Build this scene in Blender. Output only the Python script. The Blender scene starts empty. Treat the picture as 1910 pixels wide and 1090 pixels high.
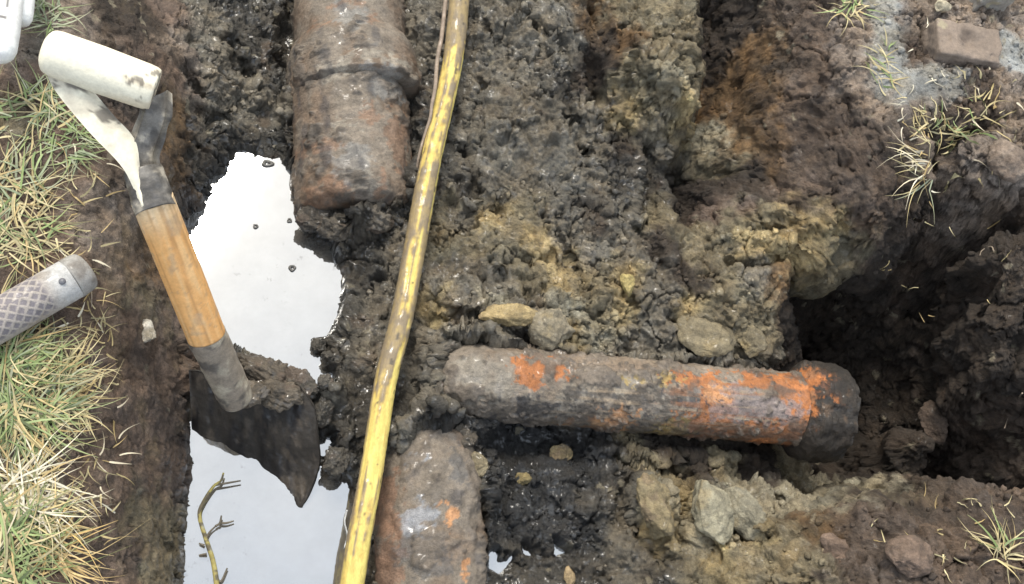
import bpy, math, random
import numpy as np

# ------------------------------------------------------------------ camera, world, sun, exposure
random.seed(7); RNG = np.random.default_rng(11)
sc = bpy.context.scene
C = sc.collection
HC, FPX = 1.45, 2000.0                      # camera height over the water (m), focal length in photo pixels
NADIR = (470, 1350)                         # where straight down would be: the photographer leans over from the near side
cam_d = bpy.data.cameras.new('camera'); cam = bpy.data.objects.new('camera', cam_d); C.objects.link(cam)
cam_d.lens = FPX / 1910 * 36.0; cam_d.sensor_width = 36.0
cam_d.clip_start = 0.02; cam_d.clip_end = 500
_n = np.array([NADIR[0] - 955, 545 - NADIR[1], -FPX]); _n /= np.linalg.norm(_n); _d = np.array([0, 0, -1.0])
_a = np.cross(_n, _d); _s = np.linalg.norm(_a); _a /= _s
_K = np.array([[0, -_a[2], _a[1]], [_a[2], 0, -_a[0]], [-_a[1], _a[0], 0]])
CR = np.eye(3) + _s * _K + (1 - _n @ _d) * _K @ _K
_f = CR @ np.array([0, 0, -1.0]); CPOS = np.array([0, 0, HC]); CPOS[:2] = (.05 - HC) / _f[2] * -_f[:2]
from mathutils import Matrix
cam.location = CPOS; cam.rotation_euler = Matrix(CR.tolist()).to_euler()
sc.camera = cam

SUN_EL, SUN_AZ = 58.0, 20.0                 # azimuth measured from +Y towards -X
w = bpy.data.worlds.new('World'); sc.world = w; w.use_nodes = True
nt = w.node_tree; N, L = nt.nodes, nt.links
bg = N['Background']
sky = N.new('ShaderNodeTexSky'); sky.sky_type = 'NISHITA'; sky.sun_disc = False
sky.sun_elevation = math.radians(SUN_EL); sky.sun_rotation = math.radians(-SUN_AZ)
sky.dust_density = 4.0; sky.air_density = 1.0
tc = N.new('ShaderNodeTexCoord'); cn = N.new('ShaderNodeTexNoise'); cn.inputs['Scale'].default_value = 1.7
cn.inputs['Detail'].default_value = 5
L.new(tc.outputs['Generated'], cn.inputs['Vector'])
cr = N.new('ShaderNodeValToRGB')
cr.color_ramp.elements[0].position = .45; cr.color_ramp.elements[0].color = (5.0, 5.65, 6.55, 1)
cr.color_ramp.elements[1].position = 1.0; cr.color_ramp.elements[1].color = (7.7, 7.8, 7.6, 1)
sx = N.new('ShaderNodeSeparateXYZ'); L.new(tc.outputs['Generated'], sx.inputs[0])
ad = N.new('ShaderNodeMath'); ad.operation = 'MULTIPLY_ADD'; ad.inputs[1].default_value = 1.5; L.new(sx.outputs['Y'], ad.inputs[0]); L.new(cn.outputs['Fac'], ad.inputs[2])
L.new(ad.outputs[0], cr.inputs['Fac'])     # the cover is thinner and brighter towards the sun
mx = N.new('ShaderNodeMixRGB'); mx.inputs['Fac'].default_value = .9      # a thick cloud cover over the blue
L.new(sky.outputs['Color'], mx.inputs['Color1']); L.new(cr.outputs['Color'], mx.inputs['Color2'])
L.new(mx.outputs['Color'], bg.inputs['Color'])
bg.inputs['Strength'].default_value = 0.12
sun_d = bpy.data.lights.new('sun', 'SUN'); sun = bpy.data.objects.new('sun', sun_d); C.objects.link(sun)
sun_d.energy = 2.1; sun_d.angle = math.radians(20); sun_d.color = (1.0, .94, .84)
sun.rotation_euler = (math.radians(90 - SUN_EL) * -1, 0, math.radians(SUN_AZ))
sun.location = (0, 0, 5)
sc.view_settings.view_transform = 'Standard'; sc.view_settings.look = 'None'
sc.view_settings.exposure = 0.82; sc.view_settings.gamma = 1.0

# ------------------------------------------------------------------ numpy noise
def _h(ix, iy, iz, s):
    h = (ix.astype(np.int64) * 374761393 + iy.astype(np.int64) * 668265263 + iz.astype(np.int64) * 2147483647 + s * 974634777) & 0xffffffff
    h = ((h ^ (h >> 13)) * 1274126177) & 0xffffffff
    h = ((h ^ (h >> 16)) * 2246822519) & 0xffffffff
    return h ^ (h >> 15)
def vnoise(P, s=0):                         # value noise, -1..1
    f = np.floor(P); t = P - f; i = f.astype(np.int64)
    t = t * t * t * (t * (t * 6 - 15) + 10)
    r = 0
    for dx in (0, 1):
        wx = t[:, 0] if dx else 1 - t[:, 0]
        for dy in (0, 1):
            wy = t[:, 1] if dy else 1 - t[:, 1]
            for dz in (0, 1):
                wz = t[:, 2] if dz else 1 - t[:, 2]
                r = r + wx * wy * wz * (_h(i[:, 0] + dx, i[:, 1] + dy, i[:, 2] + dz, s) / 2147483648.0 - 1.0)
    return r
def fbm(P, octv=4, s=0, gain=.5):
    a, tot, r = 1.0, 0.0, 0
    for k in range(octv):
        r = r + a * vnoise(P * (2.03 ** k) + 17.3 * k, s + k); tot += a; a *= gain
    return r / tot
def worley(P, s=0):                         # F1, F2, random value of the nearest cell
    f = np.floor(P); t = P - f; i = f.astype(np.int64)
    F1 = np.full(len(P), 9.0); F2 = np.full(len(P), 9.0); cid = np.zeros(len(P))
    for dx in (-1, 0, 1):
        for dy in (-1, 0, 1):
            for dz in (-1, 0, 1):
                h = _h(i[:, 0] + dx, i[:, 1] + dy, i[:, 2] + dz, s)
                ex = dx + (h & 1023) / 1023.0 * .9 + .05 - t[:, 0]
                ey = dy + ((h >> 10) & 1023) / 1023.0 * .9 + .05 - t[:, 1]
                ez = dz + ((h >> 20) & 1023) / 1023.0 * .9 + .05 - t[:, 2]
                d = ex * ex + ey * ey + ez * ez
                m = d < F1
                F2 = np.where(m, F1, np.minimum(F2, d)); F1 = np.where(m, d, F1)
                cid = np.where(m, (h >> 7 & 4095) / 4095.0, cid)
    return np.sqrt(F1), np.sqrt(F2), cid
def facets(P, s=0, tilt=.9):                 # broken faces: every cell a little plane with its own slope and height
    f = np.floor(P); t = P - f; i = f.astype(np.int64); F1 = np.full(len(P), 9.0); r = np.zeros(len(P))
    for dx in (-1, 0, 1):
        for dy in (-1, 0, 1):
            for dz in (-1, 0, 1):
                h = _h(i[:, 0] + dx, i[:, 1] + dy, i[:, 2] + dz, s)
                ex = dx + (h & 1023) / 1023.0 - t[:, 0]; ey = dy + ((h >> 10) & 1023) / 1023.0 - t[:, 1]; ez = dz + ((h >> 20) & 1023) / 1023.0 - t[:, 2]
                d = ex * ex + ey * ey + ez * ez; m = d < F1; F1 = np.where(m, d, F1)
                r = np.where(m, tilt * (((h >> 5 & 255) / 127.5 - 1) * ex + ((h >> 13 & 255) / 127.5 - 1) * ey) + .5 * ((h >> 21 & 255) / 255.0 - .5), r)
    return r
def sstep(a, b, x):
    t = np.clip((x - a) / (b - a), 0, 1); return t * t * (3 - 2 * t)

# ------------------------------------------------------------------ pixels of the photo -> points of the place
def at(px, py, z):
    r = CR @ np.array([(px - 955.0) / FPX, (545.0 - py) / FPX, -1.0])
    return CPOS + r * (z - HC) / r[2]

# ------------------------------------------------------------------ mesh helpers
def mesh_np(name, V, F, mat, parent=None, col=None, wet=None, smooth=True):
    """V (n,3), F (m,k) -> one linked mesh object; col (n,3) point colours, wet (n,) stored in alpha"""
    V = np.asarray(V, dtype=np.float32); F = np.asarray(F, dtype=np.int32)
    me = bpy.data.meshes.new(name); k = F.shape[1]
    me.vertices.add(len(V)); me.vertices.foreach_set('co', V.ravel())
    me.loops.add(F.size); me.loops.foreach_set('vertex_index', F.ravel())
    me.polygons.add(len(F)); me.polygons.foreach_set('loop_start', np.arange(0, F.size, k, dtype=np.int32))
    me.polygons.foreach_set('use_smooth', np.full(len(F), smooth, dtype=bool))
    me.update(calc_edges=True); me.validate()
    if col is not None:
        a = me.attributes.new('Col', 'FLOAT_COLOR', 'POINT')
        rgba = np.ones((len(V), 4), dtype=np.float32); rgba[:, :3] = col
        rgba[:, 3] = .3 if wet is None else wet
        a.data.foreach_set('color', rgba.ravel())
    o = bpy.data.objects.new(name, me); C.objects.link(o)
    if mat: me.materials.append(mat)
    if parent: o.parent = parent
    return o
def tag(o, label=None, cat=None, group=None, kind=None):
    if label: o['label'] = label
    if cat: o['category'] = cat
    if group: o['group'] = group
    if kind: o['kind'] = kind
    return o
def thing(name, label, cat, loc=(0, 0, 0), group=None):
    o = bpy.data.objects.new(name, None); o.empty_display_size = .02; C.objects.link(o); o.location = loc
    return tag(o, label, cat, group)
def grid_faces(nu, nv, wrap=False):          # index = i*nv + j ; wrap in j
    i = np.arange(nu - 1)[:, None]; j = np.arange(nv if wrap else nv - 1)[None, :]
    j2 = (j + 1) % nv
    a = i * nv + j; b = i * nv + j2; c = (i + 1) * nv + j2; d = (i + 1) * nv + j
    return np.stack([a, d, c, b], -1).reshape(-1, 4)
def catmull(pts, n, even=True):
    P = np.array(pts, float); P = np.vstack([2 * P[0] - P[1], P, 2 * P[-1] - P[-2]])
    seg = len(P) - 3
    def ev(u):
        k = u.astype(int); t = (u - k)[:, None]; a, b, c, d = P[k], P[k + 1], P[k + 2], P[k + 3]
        return .5 * (2 * b + (c - a) * t + (2 * a - 5 * b + 4 * c - d) * t * t + (3 * b - a - 3 * c + d) * t ** 3)
    u = np.linspace(0, seg - 1e-6, n)
    if not even: return ev(u)
    uu = np.linspace(0, seg - 1e-6, n * 4); q = ev(uu); l = np.concatenate([[0], np.cumsum(np.linalg.norm(np.diff(q, axis=0), axis=1))])
    return ev(np.interp(np.linspace(0, l[-1], n), l, uu))
def sweep(path, rad, nseg=48, cap0=True, cap1=True):
    """tube along path (n,3) with radius (n,) -> V, F, U(along, m), TH(angle), NRM ; angle 0 faces up"""
    P = np.asarray(path, float); n = len(P); R = np.broadcast_to(np.asarray(rad, float), (n,)).copy()
    T = np.gradient(P, axis=0); T /= np.linalg.norm(T, axis=1)[:, None] + 1e-12
    up = np.array([0, 0, 1.0]); S = np.cross(T, up); bad = np.linalg.norm(S, axis=1) < 1e-3
    S[bad] = (1, 0, 0); S /= np.linalg.norm(S, axis=1)[:, None]; B = np.cross(S, T)
    s = np.concatenate([[0], np.cumsum(np.linalg.norm(np.diff(P, axis=0), axis=1))])
    def ring(k, r, off=0.0): return (P[k] + T[k] * off, r, s[k] + off, S[k], B[k], T[k])
    rings = []
    if cap0: rings += [ring(0, R[0] * 1e-3), ring(0, R[0] * .5), ring(0, R[0] * .85)]
    rings += [ring(k, R[k]) for k in range(n)]
    if cap1: rings += [ring(n - 1, R[-1] * .85), ring(n - 1, R[-1] * .5), ring(n - 1, R[-1] * 1e-3)]
    th = np.linspace(0, 2 * math.pi, nseg, endpoint=False)
    V, U, TH, NR = [], [], [], []
    for c, r, u, S_, B_, T_ in rings:
        nr = np.cos(th)[:, None] * B_ + np.sin(th)[:, None] * S_
        V.append(c + nr * r); NR.append(nr); U.append(np.full(nseg, u)); TH.append(th)
    return np.vstack(V), grid_faces(len(rings), nseg, True), np.concatenate(U), np.concatenate(TH), np.vstack(NR)
_ico = {}
def ico(sub):
    if sub not in _ico:
        import bmesh
        bm = bmesh.new(); bmesh.ops.create_icosphere(bm, subdivisions=sub, radius=1)
        V = np.array([v.co[:] for v in bm.verts]); F = np.array([[v.index for v in f.verts] for f in bm.faces]); bm.free()
        _ico[sub] = (V, F)
    return _ico[sub]

# ------------------------------------------------------------------ materials
def nmix(nt, a, b, fac, mode='MIX'):
    m = nt.nodes.new('ShaderNodeMix'); m.data_type = 'RGBA'; m.blend_type = mode
    for v, s in ((fac, m.inputs[0]), (a, m.inputs[6]), (b, m.inputs[7])):
        if hasattr(v, 'links'): nt.links.new(v, s)
        elif isinstance(v, (int, float)): s.default_value = v
        else: s.default_value = (*v, 1)
    return m.outputs[2]
def noise(nt, scale, detail=6, rough=.6, vec=None, typ='ShaderNodeTexNoise'):
    n = nt.nodes.new(typ); n.inputs['Scale'].default_value = scale
    if 'Detail' in n.inputs: n.inputs['Detail'].default_value = detail
    if 'Roughness' in n.inputs: n.inputs['Roughness'].default_value = rough
    if vec: nt.links.new(vec, n.inputs['Vector'])
    return n.outputs['Fac'] if 'Fac' in n.outputs else n.outputs['Distance']
def ramp(nt, src, p0, p1, c0=(0, 0, 0), c1=(1, 1, 1)):
    r = nt.nodes.new('ShaderNodeValToRGB'); nt.links.new(src, r.inputs['Fac'])
    r.color_ramp.elements[0].position = p0; r.color_ramp.elements[0].color = (*c0, 1)
    r.color_ramp.elements[1].position = p1; r.color_ramp.elements[1].color = (*c1, 1)
    return r.outputs['Color']
def mat(name, color=None, rough=.7, var=.35, scale=120, bump=.3, bscale=350, wet=False, stretch=None, spec=.5, metallic=0.0, dirt=None, dirt_lo=.5, dirt_hi=.62, coat=0.0, bdist=.004):
    m = bpy.data.materials.new(name); m.use_nodes = True; nt = m.node_tree; b = nt.nodes['Principled BSDF']
    tc = nt.nodes.new('ShaderNodeTexCoord'); vec = tc.outputs['Object']
    if stretch:
        mp = nt.nodes.new('ShaderNodeMapping'); mp.inputs['Scale'].default_value = stretch; nt.links.new(vec, mp.inputs['Vector']); vec2 = mp.outputs['Vector']
    else: vec2 = vec
    if color is None:
        a = nt.nodes.new('ShaderNodeAttribute'); a.attribute_name = 'Col'; base = a.outputs['Color']; wetv = a.outputs['Alpha']
    else:
        base = color; wetv = None
    v1 = noise(nt, scale, 8, .7, vec2); v2 = noise(nt, scale * 4.3, 4, .6, vec2)
    f1 = ramp(nt, v1, .3, .72, (1 - var,) * 3, (1 + var,) * 3)
    c = nmix(nt, base, f1, 1.0, 'MULTIPLY')
    f2 = ramp(nt, v2, .3, .7, (1 - var * .7,) * 3, (1 + var * .7,) * 3)
    c = nmix(nt, c, f2, 1.0, 'MULTIPLY')
    if dirt:
        dm = ramp(nt, noise(nt, 28, 8, .65, vec), dirt_lo, dirt_hi)
        c = nmix(nt, c, dirt, dm)
    nt.links.new(c, b.inputs['Base Color'])
    b.inputs['Metallic'].default_value = metallic; b.inputs['Specular IOR Level'].default_value = spec
    if wet and wetv is not None:
        mr = nt.nodes.new('ShaderNodeMapRange'); nt.links.new(wetv, mr.inputs['Value'])
        mr.inputs['To Min'].default_value = .95; mr.inputs['To Max'].default_value = .30
        nt.links.new(mr.outputs['Result'], b.inputs['Roughness'])
        film = ramp(nt, noise(nt, 60, 5, .6, vec), .5, .62)
        cm = nt.nodes.new('ShaderNodeMath'); cm.operation = 'MULTIPLY'; nt.links.new(film, cm.inputs[0]); nt.links.new(wetv, cm.inputs[1])
        cm2 = nt.nodes.new('ShaderNodeMath'); cm2.operation = 'MULTIPLY'; cm2.inputs[1].default_value = .75; nt.links.new(cm.outputs[0], cm2.inputs[0]); nt.links.new(cm2.outputs[0], b.inputs['Coat Weight']); b.inputs['Coat Roughness'].default_value = .12
        b.inputs['Coat IOR'].default_value = 1.7
    else:
        b.inputs['Roughness'].default_value = rough
        b.inputs['Coat Weight'].default_value = coat; b.inputs['Coat Roughness'].default_value = .15
    if bump:
        bp = nt.nodes.new('ShaderNodeBump'); bp.inputs['Strength'].default_value = bump; bp.inputs['Distance'].default_value = bdist
        nn = noise(nt, bscale, 6, .7, vec2); nt.links.new(nn, bp.inputs['Height'])
        nt.links.new(bp.outputs['Normal'], b.inputs['Normal'])
    return m
M_SOIL = mat('soil', None, var=.40, scale=170, bump=1.0, bscale=330, wet=True, bdist=.006)
M_CLOD = mat('clod', None, var=.36, scale=180, bump=.9, bscale=330, wet=True, bdist=.005)
M_PIPE = mat('clay_pipe', None, var=.32, scale=170, bump=.7, bscale=300, wet=True, bdist=.005)
M_POLE = mat('pole', None, var=.18, scale=200, bump=.2, bscale=400, wet=True, stretch=(1, .25, 1))
M_GRASS = mat('grass', None, var=.15, scale=90, bump=0, rough=.6, wet=False)
M_WOODW = mat('weathered_wood', None, var=.12, scale=60, bump=.2, bscale=400, rough=.6)
M_METAL = mat('muddy_steel', None, var=.25, scale=110, bump=.3, bscale=250, wet=True)
M_GENERIC = mat('generic', None, var=.22, scale=180, bump=.35, bscale=350, wet=True)

def water_mat():
    m = bpy.data.materials.new('puddle_water'); m.use_nodes = True; nt = m.node_tree
    b = nt.nodes['Principled BSDF']; out = nt.nodes['Material Output']
    tc = nt.nodes.new('ShaderNodeTexCoord')
    n1 = noise(nt, 9, 5, .6, tc.outputs['Object'])
    c = ramp(nt, n1, .3, .7, (.10, .095, .085), (.14, .13, .115))
    nt.links.new(c, b.inputs['Base Color']); b.inputs['Roughness'].default_value = .5; b.inputs['Specular IOR Level'].default_value = 0
    g = nt.nodes.new('ShaderNodeBsdfGlossy'); g.inputs['Roughness'].default_value = .03
    g.inputs['Color'].default_value = (.97, .985, 1, 1)
    bp = nt.nodes.new('ShaderNodeBump'); bp.inputs['Strength'].default_value = .03; bp.inputs['Distance'].default_value = .002
    nt.links.new(noise(nt, 45, 2, .5, tc.outputs['Object']), bp.inputs['Height']); nt.links.new(bp.outputs['Normal'], g.inputs['Normal'])
    mx = nt.nodes.new('ShaderNodeMixShader')
    # an oily film on the milky water: patches where it is a little thinner
    fr = ramp(nt, noise(nt, 30, 6, .6, tc.outputs['Object']), .3, .7, (.425,) * 3, (.465,) * 3)
    scum = ramp(nt, noise(nt, 55, 7, .7, tc.outputs['Object']), .60, .66); zone = ramp(nt, noise(nt, 7, 2, .5, tc.outputs['Object']), .50, .64)
    sm = nmix(nt, scum, zone, 1.0, 'MULTIPLY'); fr = nmix(nt, fr, (.22, .22, .22), nmix(nt, sm, (.55,) * 3, 1.0, 'MULTIPLY'))
    nt.links.new(fr, mx.inputs[0]); nt.links.new(b.outputs[0], mx.inputs[1]); nt.links.new(g.outputs[0], mx.inputs[2])
    nt.links.new(mx.outputs[0], out.inputs['Surface'])
    return m
M_WATER = water_mat()

# ------------------------------------------------------------------ the ground: what it is made of and how high it stands
PAL = {  # linear base colours
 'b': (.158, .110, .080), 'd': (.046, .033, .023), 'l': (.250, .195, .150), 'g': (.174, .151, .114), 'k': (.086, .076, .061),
 'y': (.345, .260, .128), 'p': (.310, .272, .190), 'o': (.150, .088, .038), 's': (.29, .28, .25), 'n': (.034, .033, .032), 'c': (.210, .172, .105), 'e': (.108, .077, .056)}
WET = {'b': .12, 'd': .1, 'l': .08, 'g': .6, 'k': 1.0, 'y': .3, 'p': .3, 'o': .2, 's': .2, 'n': .8, 'c': .35, 'e': .1}
AMP = {'b': .8, 'd': .9, 'l': .75, 'g': 1.05, 'k': 1.15, 'y': 1.0, 'p': 1.0, 'o': .5, 's': .3, 'n': 1.15, 'c': 1.0, 'e': .85}
# which soil lies where (index into PAL; the dark brown also paints shade into the hole), cells of the same net as the heights below
KIND = """2 2 2 1 1 0 3 4 4 4 4 4 3 3 3 3 3 3 7 10 10 10 1 1 11 11 2 8 2 2 2 2
2 3 2 1 0 2 3 4 4 4 4 4 3 3 3 3 3 3 1 7 10 10 1 7 1 11 2 8 11 2 2 8
0 0 0 1 1 0 3 3 4 4 4 4 4 4 3 3 3 4 1 10 6 10 7 7 11 11 2 8 8 8 11 2
10 0 0 0 1 7 3 3 3 4 4 4 4 4 3 3 3 3 3 5 10 5 6 7 11 11 11 2 2 11 11 2
0 0 0 0 1 7 4 4 4 4 4 4 4 3 3 3 3 3 3 1 3 4 10 7 11 11 11 1 11 11 2 2
0 0 0 2 1 7 4 4 4 4 4 4 4 3 4 3 3 3 3 4 4 1 1 1 11 11 11 1 1 11 11 2
0 0 2 2 1 0 4 4 4 4 4 4 4 10 3 5 10 3 1 3 10 1 0 10 5 5 1 1 1 1 11 11
0 0 2 2 7 0 4 4 4 4 4 4 3 10 10 10 5 3 3 3 1 10 10 5 5 5 1 1 1 11 1 1
0 0 0 0 7 0 4 4 4 4 4 4 3 3 3 3 10 5 10 5 3 1 10 3 7 10 1 1 1 1 11 1
0 0 0 0 10 0 4 4 4 4 4 3 3 5 3 6 3 6 10 5 3 5 10 10 1 1 1 1 1 11 1 1
0 0 0 0 0 0 4 4 4 4 4 3 3 3 3 3 1 5 6 3 3 3 10 10 1 1 1 1 1 1 11 1
0 0 0 0 0 0 4 4 4 4 4 3 3 3 3 3 3 3 3 3 3 3 3 3 1 1 1 1 1 1 1 11
0 0 0 0 0 0 4 4 4 4 3 4 4 3 3 9 9 3 3 3 3 3 3 3 1 1 1 1 1 1 1 11
2 0 0 0 0 0 4 4 4 4 4 4 3 9 9 9 9 9 9 10 1 1 1 1 1 1 1 1 1 1 1 1
2 0 0 0 0 0 4 4 4 4 4 3 3 3 3 9 9 9 9 4 10 1 10 1 10 1 1 1 1 1 11 11
0 0 0 0 10 0 4 4 4 4 4 3 3 3 3 9 9 9 4 3 6 5 6 6 6 6 10 10 1 11 11 11
0 0 0 0 10 10 4 4 4 4 4 3 3 3 3 9 9 9 9 3 5 6 10 5 10 7 11 11 11 11 11 11
0 0 0 0 10 10 4 4 4 4 4 3 3 3 3 4 4 4 4 3 4 10 5 10 10 10 11 11 11 11 11 11"""
KIND = [[int(v) for v in r.split()] for r in KIND.split(chr(10))]
ZMAP = """25 25 25 22 16 11 6 3 1 0 0 0 4 8 9 10 11 12 13 14 16 17 16 17 20 23 24 25 25 25 26 26
25 25 25 23 17 12 7 3 1 0 0 0 3 7 8 9 10 11 11 13 16 16 13 14 20 22 24 25 25 26 26 26
25 25 25 24 19 12 6 3 1 0 0 0 2 6 7 8 9 10 9 12 15 15 11 13 19 21 23 25 25 26 26 26
25 25 25 24 19 11 4 2 1 0 0 0 2 5 7 8 9 9 9 9 12 13 12 13 18 20 22 24 25 25 26 26
25 25 25 24 18 9 2 1 1 0 0 0 2 5 7 8 8 9 9 8 8 8 11 12 17 19 21 23 24 25 26 26
25 25 25 24 17 7 1 -2 -2 0 0 0 2 5 6 8 8 8 8 7 7 5 8 13 15 17 18 12 17 23 25 26
25 25 25 23 15 6 0 -3 -3 0 1 1 3 5 6 7 8 8 7 7 7 5 9 12 14 15 10 9 13 19 24 26
25 25 25 22 14 4 -2 -3 -3 -3 2 3 4 5 6 7 7 7 7 7 7 8 10 12 13 11 7 6 11 16 20 25
25 25 24 21 13 4 -2 -3 -3 -3 1 3 4 5 6 6 7 7 7 7 8 9 10 10 11 4 0 2 9 14 18 22
25 25 24 20 12 4 -3 -3 -3 -3 1 3 4 5 7 7 8 8 7 7 7 8 8 7 3 -5 -12 -4 6 12 17 21
25 25 24 20 12 4 -2 -3 -3 -3 1 3 4 4 5 6 6 7 6 5 6 7 7 5 -3 -12 -17 -14 2 12 17 20
25 25 24 20 12 3 0 -1 -3 -3 1 3 4 4 3 3 3 3 3 3 3 3 2 0 -8 -16 -24 -18 -3 11 16 20
25 25 24 20 12 3 -2 -2 -1 1 2 3 4 3 2 1 1 1 1 1 1 1 0 -4 -10 -18 -28 -21 -5 6 15 20
25 25 24 20 12 3 -3 -3 -3 1 2 3 4 3 0 -1 -1 -1 0 1 -1 -2 -4 -8 -12 -20 -30 -22 -5 6 15 19
25 25 24 20 12 3 -3 -3 -3 -2 2 2 3 3 2.5 2.2 2.2 2.5 1 3 2 0 -1 -3 -9 -20 -30 -20 1 14 19 21
25 25 24 20 12 3 -3 -3 -3 -3 -2 2 3 3 2.5 2.2 2.2 2.5 3 5 6 6 5 4 2 -14 -22 6 16 20 22 22
25 25 24 20 12 3 -3 -3 -3 -3 -2 2 3 3 2.5 2.2 2.2 2.5 2 4 5 5 6 8 10 14 17 19 21 22 23 23
25 25 24 19 11 3 -3 -3 -3 -3 -2 2 3 3 2 1 1 2 3 4 6 8 10 12 15 18 20 21 22 23 23 23"""
ZMAP = np.array([[float(v) for v in r.split()] for r in ZMAP.split('\n')]) / 100.0
LIPA = .13
def lip(x, y, z):
    """the undercut: the turf rim leans out over the dug hole on the right and at the lower right"""
    x0, y0 = x, y; qq = np.stack([np.atleast_1d(x), np.atleast_1d(y), 0 * np.atleast_1d(x)], 1)
    wq = .022 * fbm(qq / .05, 3, 701); wq2 = .022 * fbm(qq / .05, 3, 703)
    if np.ndim(x) == 0: wq, wq2 = float(wq[0]), float(wq2[0])
    x = x + wq; y = y + wq2
    zr = sstep(.745, .82, x) * sstep(1.08, .95, x) * sstep(-.21, -.11, y) * sstep(.13, .03, y) * sstep(-.14, .0, z)
    zl = sstep(.33, .43, x) * sstep(.64, .55, x) * sstep(.06, .10, y) * sstep(.26, .19, y) * sstep(-.12, .02, z)
    return -LIPA * zr + .05 * zl, -.055 * zl
rows, cols = 18, 32
cp = []
for r in range(rows):
    for c in range(cols):
        z = ZMAP[r, c]; p = at(60 * c + 29.8, 60.5 * r + 30, z)
        dx, dy = lip(p[0] + LIPA, p[1], z) if 60 * c > 1640 else (lip(p[0] - .05, p[1] + .055, z) if r < 10 and c < 26 and z > .0 else (0, 0))
        cp.append((p[0] - dx, p[1] - dy, z, list(PAL)[KIND[r][c]]))
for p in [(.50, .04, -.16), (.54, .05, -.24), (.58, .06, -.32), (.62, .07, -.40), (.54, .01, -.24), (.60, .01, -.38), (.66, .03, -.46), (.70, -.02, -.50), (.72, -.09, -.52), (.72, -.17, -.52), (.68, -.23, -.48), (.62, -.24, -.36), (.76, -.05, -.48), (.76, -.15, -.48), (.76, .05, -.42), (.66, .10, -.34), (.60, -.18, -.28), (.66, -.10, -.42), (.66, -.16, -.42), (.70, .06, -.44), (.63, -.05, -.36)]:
    cp.append((*p, 'd'))                     # the floor of the hole under the overhanging banks, coloured dark to deepen its shade
CX = np.array([c[0] for c in cp]); CY = np.array([c[1] for c in cp]); CZ = np.array([c[2] for c in cp])
KEYS = list(PAL); KI = np.array([KEYS.index(c[3]) for c in cp])
gx = np.arange(-1.1, 1.701, .008); gy = np.arange(-.9, 1.201, .008)
GX, GY = np.meshgrid(gx, gy, indexing='ij'); shp = GX.shape
ZG = np.zeros(GX.size); WG = np.zeros((GX.size, len(KEYS)))
q = np.stack([GX.ravel(), GY.ravel()], 1)
for s in range(0, len(q), 4000):
    d2 = (q[s:s + 4000, 0:1] - CX) ** 2 + (q[s:s + 4000, 1:2] - CY) ** 2
    d2 -= d2.min(1, keepdims=True)
    wz = np.exp(-d2 / (2 * .024 ** 2)); ZG[s:s + 4000] = (wz * CZ).sum(1) / wz.sum(1)
    wk = np.exp(-d2 / (2 * .019 ** 2)); wk /= wk.sum(1, keepdims=True)
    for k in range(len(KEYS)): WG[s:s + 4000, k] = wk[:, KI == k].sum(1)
ZG = ZG.reshape(shp); WG = WG.reshape(shp + (len(KEYS),))
def bil(G, x, y):
    u = np.clip((x - gx[0]) / .008, 0, shp[0] - 1.001); v = np.clip((y - gy[0]) / .008, 0, shp[1] - 1.001)
    i = u.astype(int); j = v.astype(int); a = u - i; b = v - j
    if G.ndim == 3: a = a[:, None]; b = b[:, None]
    return (G[i, j] * (1 - a) + G[i + 1, j] * a) * (1 - b) + (G[i, j + 1] * (1 - a) + G[i + 1, j + 1] * a) * b

def axis(lo, hi, step, far, k=1.12, dense=()):
    a = [lo]
    while a[-1] < hi:
        st = step
        for d0, d1, ds in dense:
            if d0 <= a[-1] < d1: st = ds
        a.append(a[-1] + st)
    a = np.array(a); hi = a[-1]; s = step; e = 0; ext = []
    while e < far: s *= k; e += s; ext.append(e)
    ext = np.array(ext); return np.concatenate([lo - ext[::-1], a, hi + ext])
xs = axis(-.78, 1.0, .0018, 40, dense=((-.54, -.43, .0011), (.66, .86, .0008))); ys = axis(-.47, .60, .0018, 40)
X, Y = np.meshgrid(xs, ys, indexing='ij'); NX, NY = X.shape
x, y = X.ravel(), Y.ravel()
q2 = np.stack([x, y, 0 * x], 1)
wx = .010 * fbm(q2 / .05, 3, 1); wy = .010 * fbm(q2 / .05, 3, 5)
z = bil(ZG, x + wx, y + wy)
far = np.maximum(np.maximum(sstep(1.25, 1.55, x), sstep(-.85, -1.05, x)), np.maximum(sstep(.85, 1.15, y), sstep(-.62, -.85, y)))
z = z * (1 - far) + (.25 + .03 * fbm(q2 / .6, 3, 9)) * far

def seg_dist(x, y, pts):
    d = np.full(len(x), 9.0)
    for a, b in zip(pts[:-1], pts[1:]):
        v = b - a; t = np.clip(((x - a[0]) * v[0] + (y - a[1]) * v[1]) / (v @ v + 1e-12), 0, 1)
        d = np.minimum(d, np.hypot(x - a[0] - t * v[0], y - a[1] - t * v[1]))
    return d
def zpix(px, py):
    zz = .1
    for _ in range(6):
        p = at(px, py, zz); zz = float(bil(ZG, np.array([p[0]]), np.array([p[1]]))[0])
    return zz
def wpx(px, py): return at(px, py, zpix(px, py))
wob = .006 * fbm(q2 / .018, 3, 21)
def carve(pts, wpxl, depth):                 # a valley (depth>0) or ridge (depth<0) along a line
    global z
    P = np.array([wpx(*p)[:2] for p in pts]); wd = wpxl * .00074
    m = (x > P[:, 0].min() - .08) & (x < P[:, 0].max() + .08) & (y > P[:, 1].min() - .08) & (y < P[:, 1].max() + .08)
    d = seg_dist(x[m] + wob[m], y[m] + wob[m][::-1], P)
    z[m] -= depth * np.exp(-(d / wd) ** 2)
def bump(px, py, rpx, h):
    carve([(px, py), (px + 1, py)], rpx, -h)
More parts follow.
